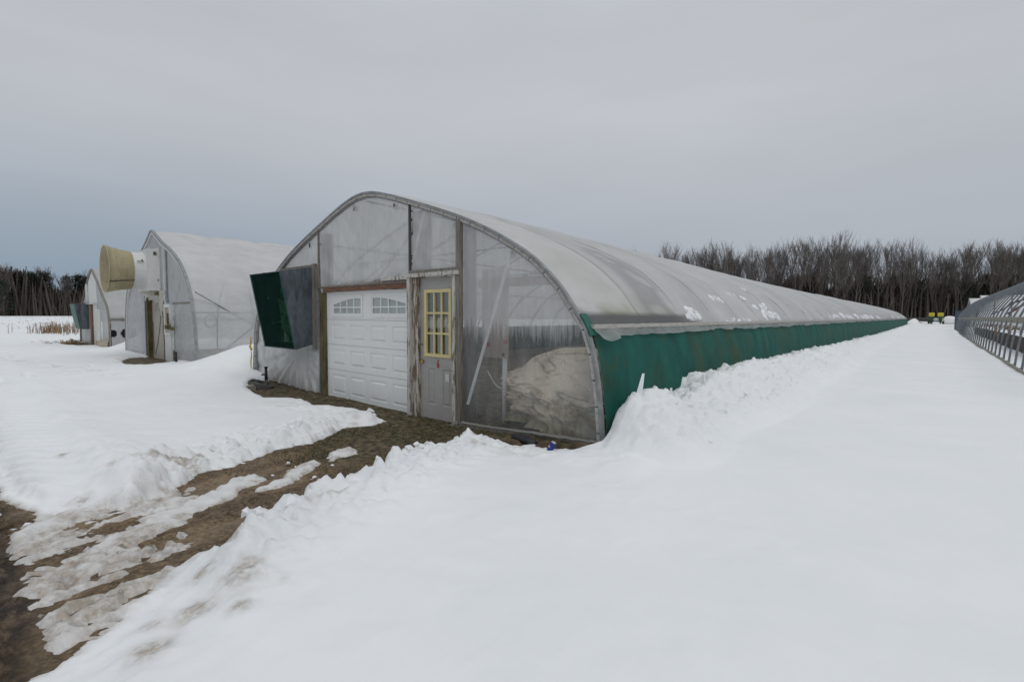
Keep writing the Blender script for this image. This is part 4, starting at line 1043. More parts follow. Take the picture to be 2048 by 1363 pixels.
# ------------------------------------------------------------------ third greenhouse
XC3 = -34.4
G3 = thing('small_greenhouse', (XC3, YF, -.35), 'smallest pointed greenhouse with white siding front and ribbed door, left of the cone house', 'greenhouse')
covered(G3, H3, XC3, 60, 1.8, M['film_three'], .95, 5, .02)
def build_three():
    y = YF
    pf = resample(H3, XC3, 70); sweep_arch(pf, -.05, .04, y-.05, y+.03).build('arch_rail', M['wood_weather'], G3)
    w0 = lambda x, z: .015*fn(x, z, 151)
    end_panel('end_film', M['film_three'], G3, H3, XC3, -38.55, -35.75, -.35, y+.03, w0, .05, 20, 20)
    end_panel('siding', M['white_siding'], G3, H3, XC3, -35.73, -33.3, 2.02, y+.0, lambda x, z: .012*abs(math.sin(x*9)), .05, 60, 6)
    end_panel('end_film', M['film_three'], G3, H3, XC3, -33.28, -30.25, 1.72, y+.02, w0, .05, 30, 20)
    end_panel('end_film', M['film_three'], G3, H3, XC3, -32.36, -30.22, -.35, y+.03, lambda x, z: .03*fn(x*2, z, 152), .05+1.0*0, 30, 24)
    bx('flashing', M['white_pvc'], G3, -36.0, -33.28, y-.14, y+.0, 1.99, 2.03); bx('trim_board', M['white_pvc'], G3, -35.95, -35.78, y-.08, y, 2.03, 3.12)
    bx('jamb', M['wood_red'], G3, -34.98, -34.5, y-.06, y+.04, -.37, 1.98)
    m = MB(); n = 34
    rows = []
    for i in range(n*2+1):
        z = -.36+2.34*i/(n*2); rows.append([(-34.48, y+.02-(.02 if i % 2 else 0), z), (-33.38, y+.02-(.02 if i % 2 else 0), z)])
    m.grid(rows); m.build('ribbed_door', M['white_siding'], G3)
    sd = bx('side_door', M['white_siding'], G3, -33.36, -32.38, y-.03, y+.02, -.36, 1.7)
    bx('pane', M['pale_yellow'], sd, -33.0, -32.6, y-.05, y-.03, .7, 1.5); bx('door_trim', M['white_pvc'], sd, (-33.34, -32.4, y-.06, y-.03, 1.62, 1.7), (-32.58, -32.4, y-.055, y-.03, -.3, 1.62))
    bx('film_strip', M['film_three'], G3, -35.73, -35.0, y-.0, y+.02, -.36, 1.98)
    for a, b, z0, z1 in ((4.95, 60, 1.22, 1.26), (4.95, 60, 1.1, 1.16)): bx('hip_rail', M['wood_weather'], G3, XC3+4.12, XC3+4.2, a, b, z0, z1)
    # slack side film with a torn hole
    rows = []
    for i in range(60):
        yy = y+.05+3.0*i/59
        gap = 1.12 if False else 0
        rows.append([(XC3+4.2+.03*fn(yy*2, z, 153), yy, z) for z in np.linspace(-.3, 1.12, 30)])
    m = MB(); m.grid(rows)
    def hole(p):
        yy, z = p[1], p[2]
        return ((yy-5.62)/.27)**2+((z-.5)/.24)**2 < 1 or ((yy-5.0)/.13)**2+((z-.5)/.16)**2 < 1
    m.f = [f for f in m.f if not any(hole(m.v[i]) for i in f)]
    m.build('side_film', M['film_three'], G3, True)
    m = MB(); m.grid([[(XC3+4.2, yy, z) for z in (-.3, 1.12)] for yy in np.linspace(y+3.05, 60, 20)]); m.build('side_film', M['film_three'], G3)
    m = MB(); m.box(XC3+3.2, XC3+3.25, y+.1, y+4, -.3, 1.0); m.build('inner_bench', M['black'], G3)
    # exhaust hood
    X0, X1 = -37.2, -35.6; ft, fb = y-.62, y-.4; T0, B0 = 1.98, .6
    m = MB(); th = .015
    for x in (X0, X1-th): m.hexa([(x, ft, T0), (x+th, ft, T0), (x+th, fb, B0), (x, fb, B0), (x, y-.02, T0+.08), (x+th, y-.02, T0+.08), (x+th, y-.02, B0), (x, y-.02, B0)])
    m.hexa([(X0, ft, T0), (X1, ft, T0), (X1, y-.02, T0+.08), (X0, y-.02, T0+.08), (X0, ft, T0+th), (X1, ft, T0+th), (X1, y-.02, T0+.08+th), (X0, y-.02, T0+.08+th)])
    h = m.build('fan_hood', M['galv_sheet'], G3)
    m = MB(); m.quad((X0+.02, ft-.004, T0), (X1-.02, ft-.004, T0), (X1-.02, fb-.004, B0), (X0+.02, fb-.004, B0)); m.build('fan_screen', M['green_tape'], h)
build_three()
o = thing('leaning_board', (-31.3, 4.7, -.35), 'tan board with a rusty orange edge propped at the corner of the smallest greenhouse', 'board')
m = MB(); m.hexa([(-32.5, 4.62, -.5), (-30.2, 4.62, -.34), (-30.2, 4.72, -.34), (-32.5, 4.72, -.5), (-32.5, 4.74, .08), (-30.2, 4.74, .2), (-30.2, 4.84, .2), (-32.5, 4.84, .08)]); m.build('board', M['tan_board'], o)
m = MB(); m.hexa([(-32.62, 4.61, -.5), (-32.5, 4.61, -.5), (-32.5, 4.73, -.5), (-32.62, 4.73, -.5), (-32.62, 4.73, .08), (-32.5, 4.73, .08), (-32.5, 4.85, .08), (-32.62, 4.85, .08)]); m.build('end_cap', M['orange_edge'], o)
# ------------------------------------------------------------------ small things by the doors
def hydrant(loc, label, h=.62):
    t = thing('yard_hydrant', loc, label, 'hydrant', 'yard hydrants beside the doors')
    x, y, z = loc
    tb('pipe', M['galv'], t, [(x, y, z-.1), (x, y, z+h*.3)], .028, 8)
    m = MB(); m.tube([(x, y, z+h*.28), (x, y, z+h)], [.035, .03], 8); m.tube([(x, y, z+h*.95), (x, y, z+h*1.02)], .042, 8); m.build('head', M['black'], t, True)
    m = MB(); m.tube([(x, y, z+h*.6), (x-.1, y-.02, z+h*.6), (x-.15, y-.03, z+h*.57)], .02, 7); m.build('spout', M['black'], t, True)
hydrant((-11.38, 4.58, -.12), 'black hydrant spout on a pipe before the film left of the white garage door', .44)
hydrant((-18.1, 4.55, -.14), 'black hydrant spout beside the cone greenhouse right of its beige door', .42)
m = MB()
for k in range(6):
    r = .36-.03*k; m.tube([(-11.35+r*1.3*math.cos(a), 4.38+r*.8*math.sin(a), -.1+.022*k+.02*math.sin(a*3+k)) for a in np.linspace(0, 2*PI, 33)], .017, 6, False)
m.tube([(-11.9, 4.3, -.08), (-11.6, 4.2, -.07), (-11.3, 4.1, -.08), (-10.9, 4.25, -.09)], .016, 6)
o = m.build('hose_coil', M['hose'], None, True); tag(o, 'coil of old grey hose lying at the left corner of the big greenhouse', 'hose')
tag(bx('stone_block', M['wood_weather'], None, -11.1, -10.9, 4.02, 4.17, -.15, -.02), 'small grey stone on the bare earth by the hose coil', 'stone')
m = MB()
for k in range(3):
    m.tube([(-12.88-.02*k+.03*math.sin(i*.9+k), 4.84, .95-.055*i*(1+.1*k)) for i in range(14)], .007, 5)
m.tube([(-12.93, 4.82, .72), (-12.86, 4.84, .62)], .028, 6)
o = m.build('rope', M['yellow_rope'], None, True); tag(o, 'frayed yellow rope hanging at the left edge of the big greenhouse', 'rope')
# soda can in the slush under the right film
CT = thing('soda_can', (-3.21, 4.36, .0), 'blue soda can with a round red and white emblem lying in slush below the tarp', 'can')
def can_lathe(prof, a0=0, a1=2*PI, n=32):
    mb = MB(); mb.grid([[(r*math.cos(a), r*math.sin(a), z) for a in np.linspace(a0, a1, n+1)] for z, r in prof]); return mb
R_ = .036
parts = [('body', M['can_blue'], can_lathe([(.006, .029), (.014, .0355), (.1, R_), (.112, .032)])), ('rim', M['can_metal'], can_lathe([(.112, .032), (.122, .028), (.122, .026), (.116, .024), (.116, 0)])), ('base', M['can_metal'], can_lathe([(.012, 0), (.0, .024), (.006, .029)]))]
ac = -2.05; zc = .052; rr = .022
def emb(lo, hi, eps):
    mb = MB(); rows = []
    for t in np.linspace(-1, 1, 25):
        h = math.sqrt(max(0, 1-t*t)); zl = max(-h, min(h, lo(t))); zh = max(-h, min(h, hi(t)))
        rows.append([((R_+eps)*math.cos(ac+t*rr/R_), (R_+eps)*math.sin(ac+t*rr/R_), zc+rr*q) for q in np.linspace(zl, zh, 5)])
    mb.grid(rows); return mb
wave = lambda t: .12*math.sin(t*2.6)
parts += [('emblem_ring', M['can_white'], emb(lambda t: -2, lambda t: 2, .0004)), ('emblem_top', M['can_red'], emb(lambda t: wave(t)+.16, lambda t: .93*math.sqrt(max(0, 1-t*t)), .001)), ('emblem_foot', M['can_blue'], emb(lambda t: -.93*math.sqrt(max(0, 1-t*t)), lambda t: wave(t)-.2, .001))]
RM = Matrix.Translation((-3.21, 4.34, .0)) @ Matrix.Rotation(math.radians(24), 4, 'Y') @ Matrix.Rotation(math.radians(-16), 4, 'X')
for nme, mat, mb in parts:
    mb.v = [tuple(RM @ Vector(v)) for v in mb.v]; mb.build(nme, mat, CT, True)
m = MB(); m.tube([(-3.95, 4.6, -.02), (-3.8, 4.56, .0), (-3.6, 4.5, .0), (-3.52, 4.47, -.01)], [.05, .062, .06, .05], 10)
o = m.build('drain_pipe', M['black'], None, True); tag(o, 'short black pipe end lying in the slush left of the soda can', 'pipe')
def lump(name, loc, s, mat, seed, n=14, flat=.6, jag=.35):
    mb = MB(); rows = []
    for i in range(n+1):
        v = PI*i/n; row = []
        for j in range(n*2+1):
            u = 2*PI*(j % (n*2))/(n*2)
            d = Vector((math.sin(v)*math.cos(u), math.sin(v)*math.sin(u), math.cos(v)))
            k = 1+jag*fn(d.x*1.6+d.z*.7+seed, d.y*1.6+d.z*1.1, seed)
            row.append((loc[0]+d.x*s[0]*k, loc[1]+d.y*s[1]*k, loc[2]+d.z*s[2]*k))
        rows.append(row)
    mb.grid(rows); return mb.build(name, mat, None, True)
for i, (x, y, z, sx, sy, lab) in enumerate([(-2.9, 4.6, .03, .14, .1, 'brown clump of earth at the foot of the big greenhouse corner'), (-3.78, 4.36, -.03, .13, .09, 'brown clump of earth against the short black pipe'), (-3.36, 4.42, -.02, .1, .07, 'small earth clump behind the soda can')]):
    tag(lump('earth_clod', (x, y, z), (sx, sy, .06), M['clod'], 200+i), lab, 'clod', 'earth clumps along the film foot')
# ice shards standing in the bank against the green side
for i, (y, z, h, tl) in enumerate([(5.08, .7, .17, .12), (5.45, .58, .1, .06), (5.5, .56, .1, -.05), (6.0, .47, .14, .0), (6.08, .46, .1, .04), (6.18, .44, .09, -.05), (6.55, .44, .1, .02), (7.2, .55, .14, -.06)]):
    m = MB(); x = -2.5; a = .03+.01*(i % 3)
    m.hexa([(x-a, y-a, z-.12), (x+a, y-a*.8, z-.12), (x+a, y+a, z-.12), (x-a, y+a, z-.12), (x-a*.3, y-a*.3+tl, z+h), (x+a*.3, y-a*.2+tl, z+h*.95), (x+a*.3, y+a*.4+tl, z+h), (x-a*.3, y+a*.3+tl, z+h*.9)])
    o = m.build('ice_shard', M['snow_clump'], None); tag(o, 'jagged shard of ice standing in the snow bank against the green side', 'ice', 'ice shards along the green side')
# snow left on the film roof (each sits on the arch)
def on_roof(y, z, lift=.02):
    P = resample(H1, XC1, 400); P = P[P[:, 0] > XC1]; P = P.copy(); P[:, 1] = np.where(P[:, 1] > 1.36, 1.36+(P[:, 1]-1.36)*float(sag_k(y)), P[:, 1]); k = np.argmin(np.abs(P[:, 1]-z)); x, zz, nx, nz = P[k]
    return Vector((x+nx*lift, y, zz+nz*lift)), Vector((nx, 0, nz)), Vector((-nz, 0, nx))
RS = [(10.5, 1.86, .3, .1, 1, 'rounded snow lump on the film roof, first of the roof snow from the front'), (12.1, 2.02, .3, .07, 2, 'broken string of snow on the film roof beside the rounded lump'), (12.75, 1.96, .3, .06, 12, 'broken string of snow on the film roof beside the rounded lump'), (14.2, 2.25, .3, .05, 3, 'thin streak of snow highest up on the film roof'), (14.7, 2.13, .3, .045, 13, 'thin streak of snow highest up on the film roof'),
      (13.7, 1.62, .75, .3, 4, 'largest splash of snow low on the film roof'), (14.6, 1.52, .5, .12, 14, 'largest splash of snow low on the film roof'), (8.4, 1.5, .33, .16, 5, 'icy snow smear dripping over the hip rail nearest the front'), (10.9, 1.43, .9, .05, 15, 'icy crust along the hip rail below the rounded snow lump')]
for i, (y, z) in enumerate([(24.5, 1.55), (27, 1.58), (29.5, 1.5), (33, 1.56), (35.5, 1.5), (38.5, 1.52), (41.8, 1.47), (47, 1.5), (66, 1.55), (76, 1.5), (84, 1.56), (91, 1.58)]):
    RS.append((y, z, 1.0+.4*(i % 3), .12+.05*(i % 2), 30+i, 'patch of leftover snow far down the lower film roof'))
for (y, z, sy, st, seed, lab) in RS:
    o0, nn, tt = on_roof(y, z)
    mb = MB()
    nb = 9 if sy < .7 else 16
    rnd = random.Random(seed)
    for b in range(nb):
        oy = rnd.uniform(-1, 1)*sy; ot = rnd.uniform(-1, 1)*st*(1-.5*abs(oy)/sy); r = rnd.uniform(.25, .6)*min(st*1.1, .16)*(1.5 if b == 0 else 1)+.02
        i0 = len(mb.v); q = 7
        for a in range(q+1):
            v = PI*a/q
            for c in range(2*q):
                u = PI*c/q; k = 1+.5*(rnd.random()-.5)
                p = o0+Vector((0, oy, 0))+tt*ot+(Vector((0, 1, 0))*math.sin(v)*math.cos(u)*1.3+tt*math.sin(v)*math.sin(u)+nn*math.cos(v)*.45)*r*k
                mb.v.append(tuple(p))
        for a in range(q):
            for c in range(2*q): mb.f.append((i0+a*2*q+c, i0+a*2*q+(c+1) % (2*q), i0+(a+1)*2*q+(c+1) % (2*q), i0+(a+1)*2*q+c))
    o = mb.build('roof_snow', M['snow_clump'], None, True); tag(o, lab, 'snow', 'snow patches left on the greenhouse roof')
# loose snow chunks on the mud and along the banks
CH = [(-3.81, .12, .05, 1), (-3.66, .2, .045, 0), (-3.6, .14, .03, 0), (-3.72, .24, .03, 0), (-5.19, .3, .03, 0), (-4.9, 1.17, .03, 0), (-4.68, 1.22, .028, 0), (-4.42, .72, .028, 0), (-4.5, .84, .03, 0), (-4.55, 1.3, .02, 0), (-4.62, 2.3, .025, 0), (-4.85, 2.62, .022, 0), (-5.3, 2.35, .022, 0),
      (-7.05, 4.5, .06, 2), (-6.8, 4.42, .035, 0), (-5.35, .5, .028, 0), (-4.1, .2, .022, 0), (-4.75, .24, .026, 0), (-5.6, .14, .025, 0), (-3.3, .3, .03, 0)]
rnd = random.Random(3)
for i in range(16): CH.append((rnd.uniform(-5.2, -3.9), rnd.uniform(.6, 2.9), rnd.uniform(.008, .018), 0))
for i in range(14): CH.append((rnd.uniform(-6.6, -3.4), rnd.uniform(-.1, .25), rnd.uniform(.008, .02), 0))
for i, (x, y, s, sp) in enumerate(CH):
    o = lump('snow_chunk', (x, y, -.125+s*.45), (s*1.25, s*1.0, s*.75), M['snow_clump'], 300+i, 7, .6, .7)
    tag(o, {0: 'loose white crumb of snow on the bare brown earth', 1: 'rounded white snowball on the dark mud at the left edge', 2: 'flat white scrap of snow on the earth before the garage door'}[sp], 'snow chunk', 'loose snow chunks')
# broken blocks ploughed up along the banks
def snow_at(x, y): return float(SNOWZ[min(len(ys)-1, np.searchsorted(ys, y)), min(len(xs)-1, np.searchsorted(xs, x))])
def block(x, y, s, seed):
    r = random.Random(seed); bm = bmesh.new()
    for i in range(11):
        v = Vector((r.gauss(0, 1), r.gauss(0, 1), r.gauss(0, 1))).normalized(); bm.verts.new((v.x*s*r.uniform(.8, 1.4), v.y*s, v.z*s*r.uniform(.6, .9)))
    bmesh.ops.convex_hull(bm, input=bm.verts); bmesh.ops.subdivide_edges(bm, edges=bm.edges[:], cuts=1, use_grid_fill=True)
    for v in bm.verts: v.co *= 1+r.uniform(-.07, .07)
    me = bpy.data.meshes.new('snow_chunk'); bm.to_mesh(me); bm.free(); me.materials.append(M['snow_clump'])
    o = bpy.data.objects.new('snow_chunk', me); COL.objects.link(o); o.location = (x, y, snow_at(x, y)+s*.12); o.rotation_euler = (r.uniform(-.4, .4), r.uniform(-.4, .4), r.uniform(0, 6.28)); return o
rb = random.Random(41)
for i in range(95):
    k = i % 5
    if k < 2: y = rb.uniform(1.1, 3.9); x = -3.25-.12*(y-1)*1.3+rb.gauss(.0, .16)-.1; lab = 'broken snow block on the ploughed bank on the near side of the bare drive'
    elif k < 3: y = rb.uniform(1.2, 4.1); x = -5.85-.1*y+rb.gauss(-.1, .16); lab = 'broken snow block on the ploughed bank on the far side of the bare drive'
    else: y = 4.9+rb.random()**1.6*12; x = -2.2+rb.gauss(.1, .2); lab = 'broken snow block on the bank slid down along the green side'
    tag(block(x, y, rb.uniform(.018, .05)*(.8 if k >= 3 else 1), 900+i), lab, 'snow chunk', lab.replace('broken snow block', 'snow blocks'))
# short turf and dry blades on the bare strip before the doors
def blades(name, n, region, hrange, mat, label, cat, seed, lean=.5, w=.004):
    r = np.random.RandomState(seed); mb = MB(); k = 0
    poly = np.array(region)
    x0, y0 = poly.min(0); x1, y1 = poly.max(0)
    X = r.uniform(x0, x1, n*3); Y = r.uniform(y0, y1, n*3)
    d = sdist(X, Y, region); keep = (d < 0) & (sdist(X, Y, BARE) < -.03) & (fbm(X*1.8, Y*1.8, seed, 4) > -.12)
    for x, y in list(zip(X[keep], Y[keep]))[:n]:
        z = float(ground_z(np.array([x]), np.array([y]))[0])-.01; a = r.uniform(0, 2*PI); h = r.uniform(*hrange); l = r.uniform(0, lean)*h*2
        dx, dy = math.cos(a), math.sin(a)
        i0 = len(mb.v); mb.v += [(x-dy*w, y+dx*w, z), (x+dy*w, y-dx*w, z), (x+dx*l, y+dy*l, z+h)]; mb.f.append((i0, i0+1, i0+2))
    o = mb.build(name, mat); tag(o, label, cat, None, 'stuff')
TURF = [(-9.8, 4.85), (-9.6, 3.9), (-6.3, 4.2), (-6.2, 2.6), (-5.6, 2.2), (-4.0, 2.6), (-3.9, 4.0), (-4.6, 4.85)]
blades('short_grass', 9000, TURF, (.012, .04), M['green_grass'], 'sparse short green grass on the bare strip before the doors', 'grass', 401)
blades('dry_grass', 7000, [(-12.1, 4.8), (-11.6, 4.2), (-9.8, 3.8), (-6.2, 4.0), (-6, 2.5), (-3.9, 2.4), (-3.8, 4.2), (-2.9, 4.7)], (.01, .035), M['tuft_dry'], 'dry straw-coloured grass litter along the greenhouse front', 'grass', 402, 1.2)
def crumbs():
    r = np.random.RandomState(8); mb = MB(); n = 0
    X = r.uniform(-9.5, -2.6, 14000); Y = np.where(r.rand(14000) < .5, r.uniform(-.6, .35, 14000), r.uniform(.2, 4.6, 14000))
    d = sdist(X, Y, BARE); f = fbm(X*2, Y*4, 77, 4)
    for x, y, q in zip(X[(d < -.04) & (f > -.05)], Y[(d < -.04) & (f > -.05)], r.rand(14000)):
        s = .004+.016*q**4; z = -.122+.12*float(np.clip((x+5.4)/2.5, 0, 1))**2*.8
        p = [Vector((r.normal(), r.normal(), r.normal())).normalized() for _ in range(1)]
        i0 = len(mb.v); k = [(1, 0, 0), (-.3, .9, 0), (-.8, -.7, .1), (.1, .1, .9)]
        a = r.uniform(0, 6.28); ca, sa = math.cos(a)*s, math.sin(a)*s
        mb.v += [(x+u*ca-v*sa, y+u*sa+v*ca, z+w_*s*1.1) for u, v, w_ in k]
        mb.f += [(i0, i0+1, i0+3), (i0+1, i0+2, i0+3), (i0+2, i0, i0+3)]; n += 1
    o = mb.build('earth_crumbs', M['clod']); tag(o, 'small brown earth crumbs and pebbles strewn over the muddy drive', 'earth crumbs', None, 'stuff')
crumbs()
# dead weeds
def weeds(name, cx, cy, z, n, rx, ry, h, label, seed, lean=.25, kind='stuff', cat='weeds'):
    r = random.Random(seed); mb = MB()
    for i in range(n):
        x = cx+r.gauss(0, rx); y = cy+r.gauss(0, ry); hh = h*r.uniform(.35, 1.15); a = r.uniform(0, 2*PI); l = hh*r.uniform(0, lean)
        p = [(x, y, z-.1), (x+l*.3*math.cos(a), y+l*.3*math.sin(a), z+hh*.55), (x+l*math.cos(a), y+l*math.sin(a), z+hh)]
        mb.tube(p, [.022, .016, .006], 3, False)
        for b in range(3):
            t = r.uniform(.4, .95); q = Vector(p[0]).lerp(Vector(p[2]), t); aa = r.uniform(0, 2*PI); s = hh*r.uniform(.1, .3)
            mb.tube([tuple(q), (q.x+s*math.cos(aa), q.y+s*math.sin(aa), q.z+s*r.uniform(-.2, .8))], [.014, .005], 3, False)
    o = mb.build(name, M['dead_grass']); tag(o, label, cat, None, kind)
weeds('tall_weeds', -54, 5.4, -.2, 170, 2.0, .85, .9, 'patch of tall brown dead weeds standing in the snowy field at left', 411)
weeds('weed_fringe', -50, 8.4, -.2, 12, 3.5, .6, .6, 'thin brown stalks behind the tall weeds in the field', 412)
weeds('dry_tuft', -36.6, 4.2, -.36, 120, .8, .22, .34, 'flattened dry tuft beneath the hood of the smallest greenhouse', 413, 1.2)
weeds('fallen_twigs', -37.5, 3.4, -.24, 16, .9, .3, .12, 'few dark twigs lying on snow before the smallest greenhouse', 414, 9, 'stuff', 'twigs')
def stubble():
    r = np.random.RandomState(6); mb = MB()
    for i in range(3000):
        x = -r.uniform(60, 300); row = round(r.uniform(-30, 150)/2.2)*2.2; y = row+r.normal(0, .25)
        h = r.uniform(.03, .16); w = .04+.0003*abs(x); z = -.16; a = r.uniform(0, PI)
        i0 = len(mb.v); mb.v += [(x-w*math.sin(a), y-w*math.cos(a), z), (x+w*math.sin(a), y+w*math.cos(a), z), (x+r.uniform(-.1, .1), y+r.uniform(-.1, .1), z+h)]; mb.f.append((i0, i0+1, i0+2))
    o = mb.build('field_stubble', M['dead_grass']); tag(o, 'rows of crop stubble poking through the snow of the far left field', 'stubble', None, 'stuff')
stubble()

# ------------------------------------------------------------------ uncovered hoop house on the right
XR = 6.82
H4 = [(a, b*1.28 if b > 0 else b) for a, b in H1]
BH = thing('hoop_frame', (XR, 40, 0), 'long uncovered greenhouse skeleton of bare grey steel hoops along the right edge', 'greenhouse frame')
def build_bare():
    hp = resample(H4, XR, 46)
    ye = 68.; k = 0
    y = 12.6
    while y < ye+.1:
        mb = MB(); jit = .02*math.sin(k*2.3)
        mb.tube([(x, y+jit*(1-abs(i-22)/22.), z) for i, (x, z, _, _) in enumerate(hp)], .028, 7, False)
        for s in (0, -1): x, z, _, _ = hp[s]; mb.tube([(x, y, -.12), (x, y, .22)], .034, 7)
        mb.build('hoop', M['frame_dull'], BH, True); y += 1.46; k += 1
    for dx in (0, -1.9, 1.9, -3.5, 3.5):
        z = float(arch_z(H4, dx))-.06; tb('purlin', M['frame_dull'], BH, [(XR+dx, 12.5, z), (XR+dx, ye, z)], .024, 6)
    y0 = 12.5
    # collar ties on every fourth hoop
    for j in range(0, 38, 4):
        yy = 12.6+1.46*j; tb('collar_tie', M['frame_dull'], BH, [(XR-2.9, yy, 3.53), (XR+2.9, yy, 3.53)], .02, 6)
    m = MB(); rows = []
    for i in range(160):
        yy = 12.5+55.6*i/159; h = .1+.012*fn(yy*1.3, 0, 161)
        rows.append([(XR-4.8, yy, 1.47-h), (XR-4.84, yy, 1.47-h), (XR-4.85, yy, 1.47+h), (XR-4.8, yy, 1.47+h)])
    m.grid(rows); m.build('hip_board', M['dirty_board'], BH)
    bx('hip_board', M['dirty_board'], BH, XR+4.78, XR+4.82, 12.5, 68, 1.38, 1.58)
    for s in (-1, 1): bx('baseboard', M['dirty_board'], BH, XR+s*5.05-.025, XR+s*5.05+.025, 12.5, 68, -.1, .2)
    bx('end_stud', M['frame_dull'], BH, *[(XR+dx-.05, XR+dx+.05, 67.95, 68.05, 0, float(arch_z(H4, dx))-.02) for dx in (-3.6, -2.2, -1, 1, 2.2, 3.6)])
    # torn remains of film under the near-side board
    m = MB()
    r = random.Random(9)
    for i in range(26):
        yy = 14+i*2.05; l = r.uniform(.1, .35); m.quad((XR-4.86, yy, 1.4), (XR-4.86, yy+r.uniform(.2, .9), 1.4), (XR-4.87, yy+r.uniform(.2, .7), 1.4-l), (XR-4.87, yy+.1, 1.4-l*.7))
    m.build('film_rag', M['valance'], BH)
build_bare()
for i, (y0, y1) in enumerate([(22, 33.6), (34.2, 45), (46, 57)]):
    lab = ['snow-topped dark wooden bench nearest the front inside the bare hoops', 'snow-topped dark wooden bench in the middle inside the bare hoops', 'snow-topped dark wooden bench farthest back inside the bare hoops'][i]
    t = thing('plant_bench', (3.4, (y0+y1)/2, 0), lab, 'bench', 'benches inside the bare hoop frame')
    m = MB(); n = int((y1-y0)/.3)
    for k in range(n): m.box(2.78, 2.82, y0+.3*k, y0+.3*k+.285, .12, .74)
    m.build('side_boards', M['bench_wood'], t)
    bx('bench_top', M['bench_wood'], t, 2.76, 4.3, y0, y1, .74, .78); bx('leg', M['bench_wood'], t, *[(xx, xx+.1, yy, yy+.1, 0, .74) for xx in (2.84, 4.1) for yy in (y0+.2, (y0+y1)/2, y1-.3)])
    rows = []
    for yy in np.linspace(y0, y1, 60): rows.append([(2.76+1.54*u, yy, .785+.07*math.sin(u*PI)**.4*(1+.4*fn(yy*1.2, u*3, 171))) for u in np.linspace(0, 1, 8)])
    m = MB(); m.grid(rows); m.build('bench_snow', M['snow_clump'], t, True)
    weeds('dead_plants', 3.5, (y0+y1)/2, .84, 90, .4, (y1-y0)/4.5, .28, ['withered potted stalks on the snow of the nearest bench', 'withered potted stalks on the snow of the middle bench', 'withered potted stalks on the snow of the farthest bench'][i], 420+i, .9, 'stuff', 'dead plants')
for i, pts in enumerate([[(3.9, 40, 2.6), (3.6, 41.5, 2.45), (3.3, 43.2, 2.05), (2.9, 45, 1.72)], [(2.4, 47, 2.25), (2.35, 46.7, 1.9), (2.3, 46.8, 1.55)], [(3.3, 33, 2.25), (3.0, 33.6, 1.95), (2.8, 34, 1.75)]]):
    m = MB(); m.tube(pts, [.05, .06, .05, .02][:len(pts)], 6); o = m.build('cloth_strip', M['black'] if i < 2 else M['wood_red'], None, True)
    tag(o, ['long black strip of shade cloth sagging between the bare hoops', 'short black scrap of cloth dangling at the far bare hoops', 'rust-brown rag tied to a bare hoop near the right edge'][i], 'cloth')
t = thing('utility_cabinet', (2.1, 69.2, 0), 'tall blue-grey steel cabinet at the far corner of the bare hoop frame', 'cabinet')
m = MB(); m.box(1.78, 2.65, 68.7, 69.5, .02, 2.2); m.box(1.74, 2.69, 68.66, 69.54, 2.2, 2.26); m.build('body', M['cabinet'], t)
d_ = bx('door', M['cabinet'], t, 1.84, 2.58, 68.68, 68.698, .1, 2.12); bx('handle', M['galv'], d_, 1.9, 1.93, 68.65, 68.68, 1.0, 1.2)
# white houses beyond the bare frame
def far_house(x0, x1, y0, y1, zr, ze, label):
    t = thing('far_greenhouse', (x0, (y0+y1)/2, 0), label, 'greenhouse'); yc = (y0+y1)/2
    m = MB(); rows = []
    pr_ = [(y0, 0), (y0, ze), (y0+.7, ze+.62*(zr-ze)), (yc, zr), (y1-.7, ze+.62*(zr-ze)), (y1, ze), (y1, 0)]
    for x in np.linspace(x0, x1, 18): rows.append([(x, a, b+.02*math.sin(x*3)) for a, b in pr_])
    m.grid(rows); m.build('roof_film', M['white_roof'], t)
    m = MB(); m.poly([(x0+.02, a, b) for a, b in pr_]); m.build('end_wall', M['galv_sheet'], t)
    bx('door', M['white_siding'], t, x0-.03, x0+.01, yc-.9, yc+.9, 0, 2.2)
    for x in np.linspace(x0, x1, 8): tb('arch_rail', M['alu'], t, [(x, a, b+.03) for a, b in pr_], .04, 5)
far_house(3.35, 46, 79, 86, 3.95, 1.6, 'white film greenhouse lying crosswise just beyond the bare hoop frame')
far_house(5.0, 46, 92, 99, 4.7, 2.1, 'taller white film greenhouse behind the first crosswise white one')
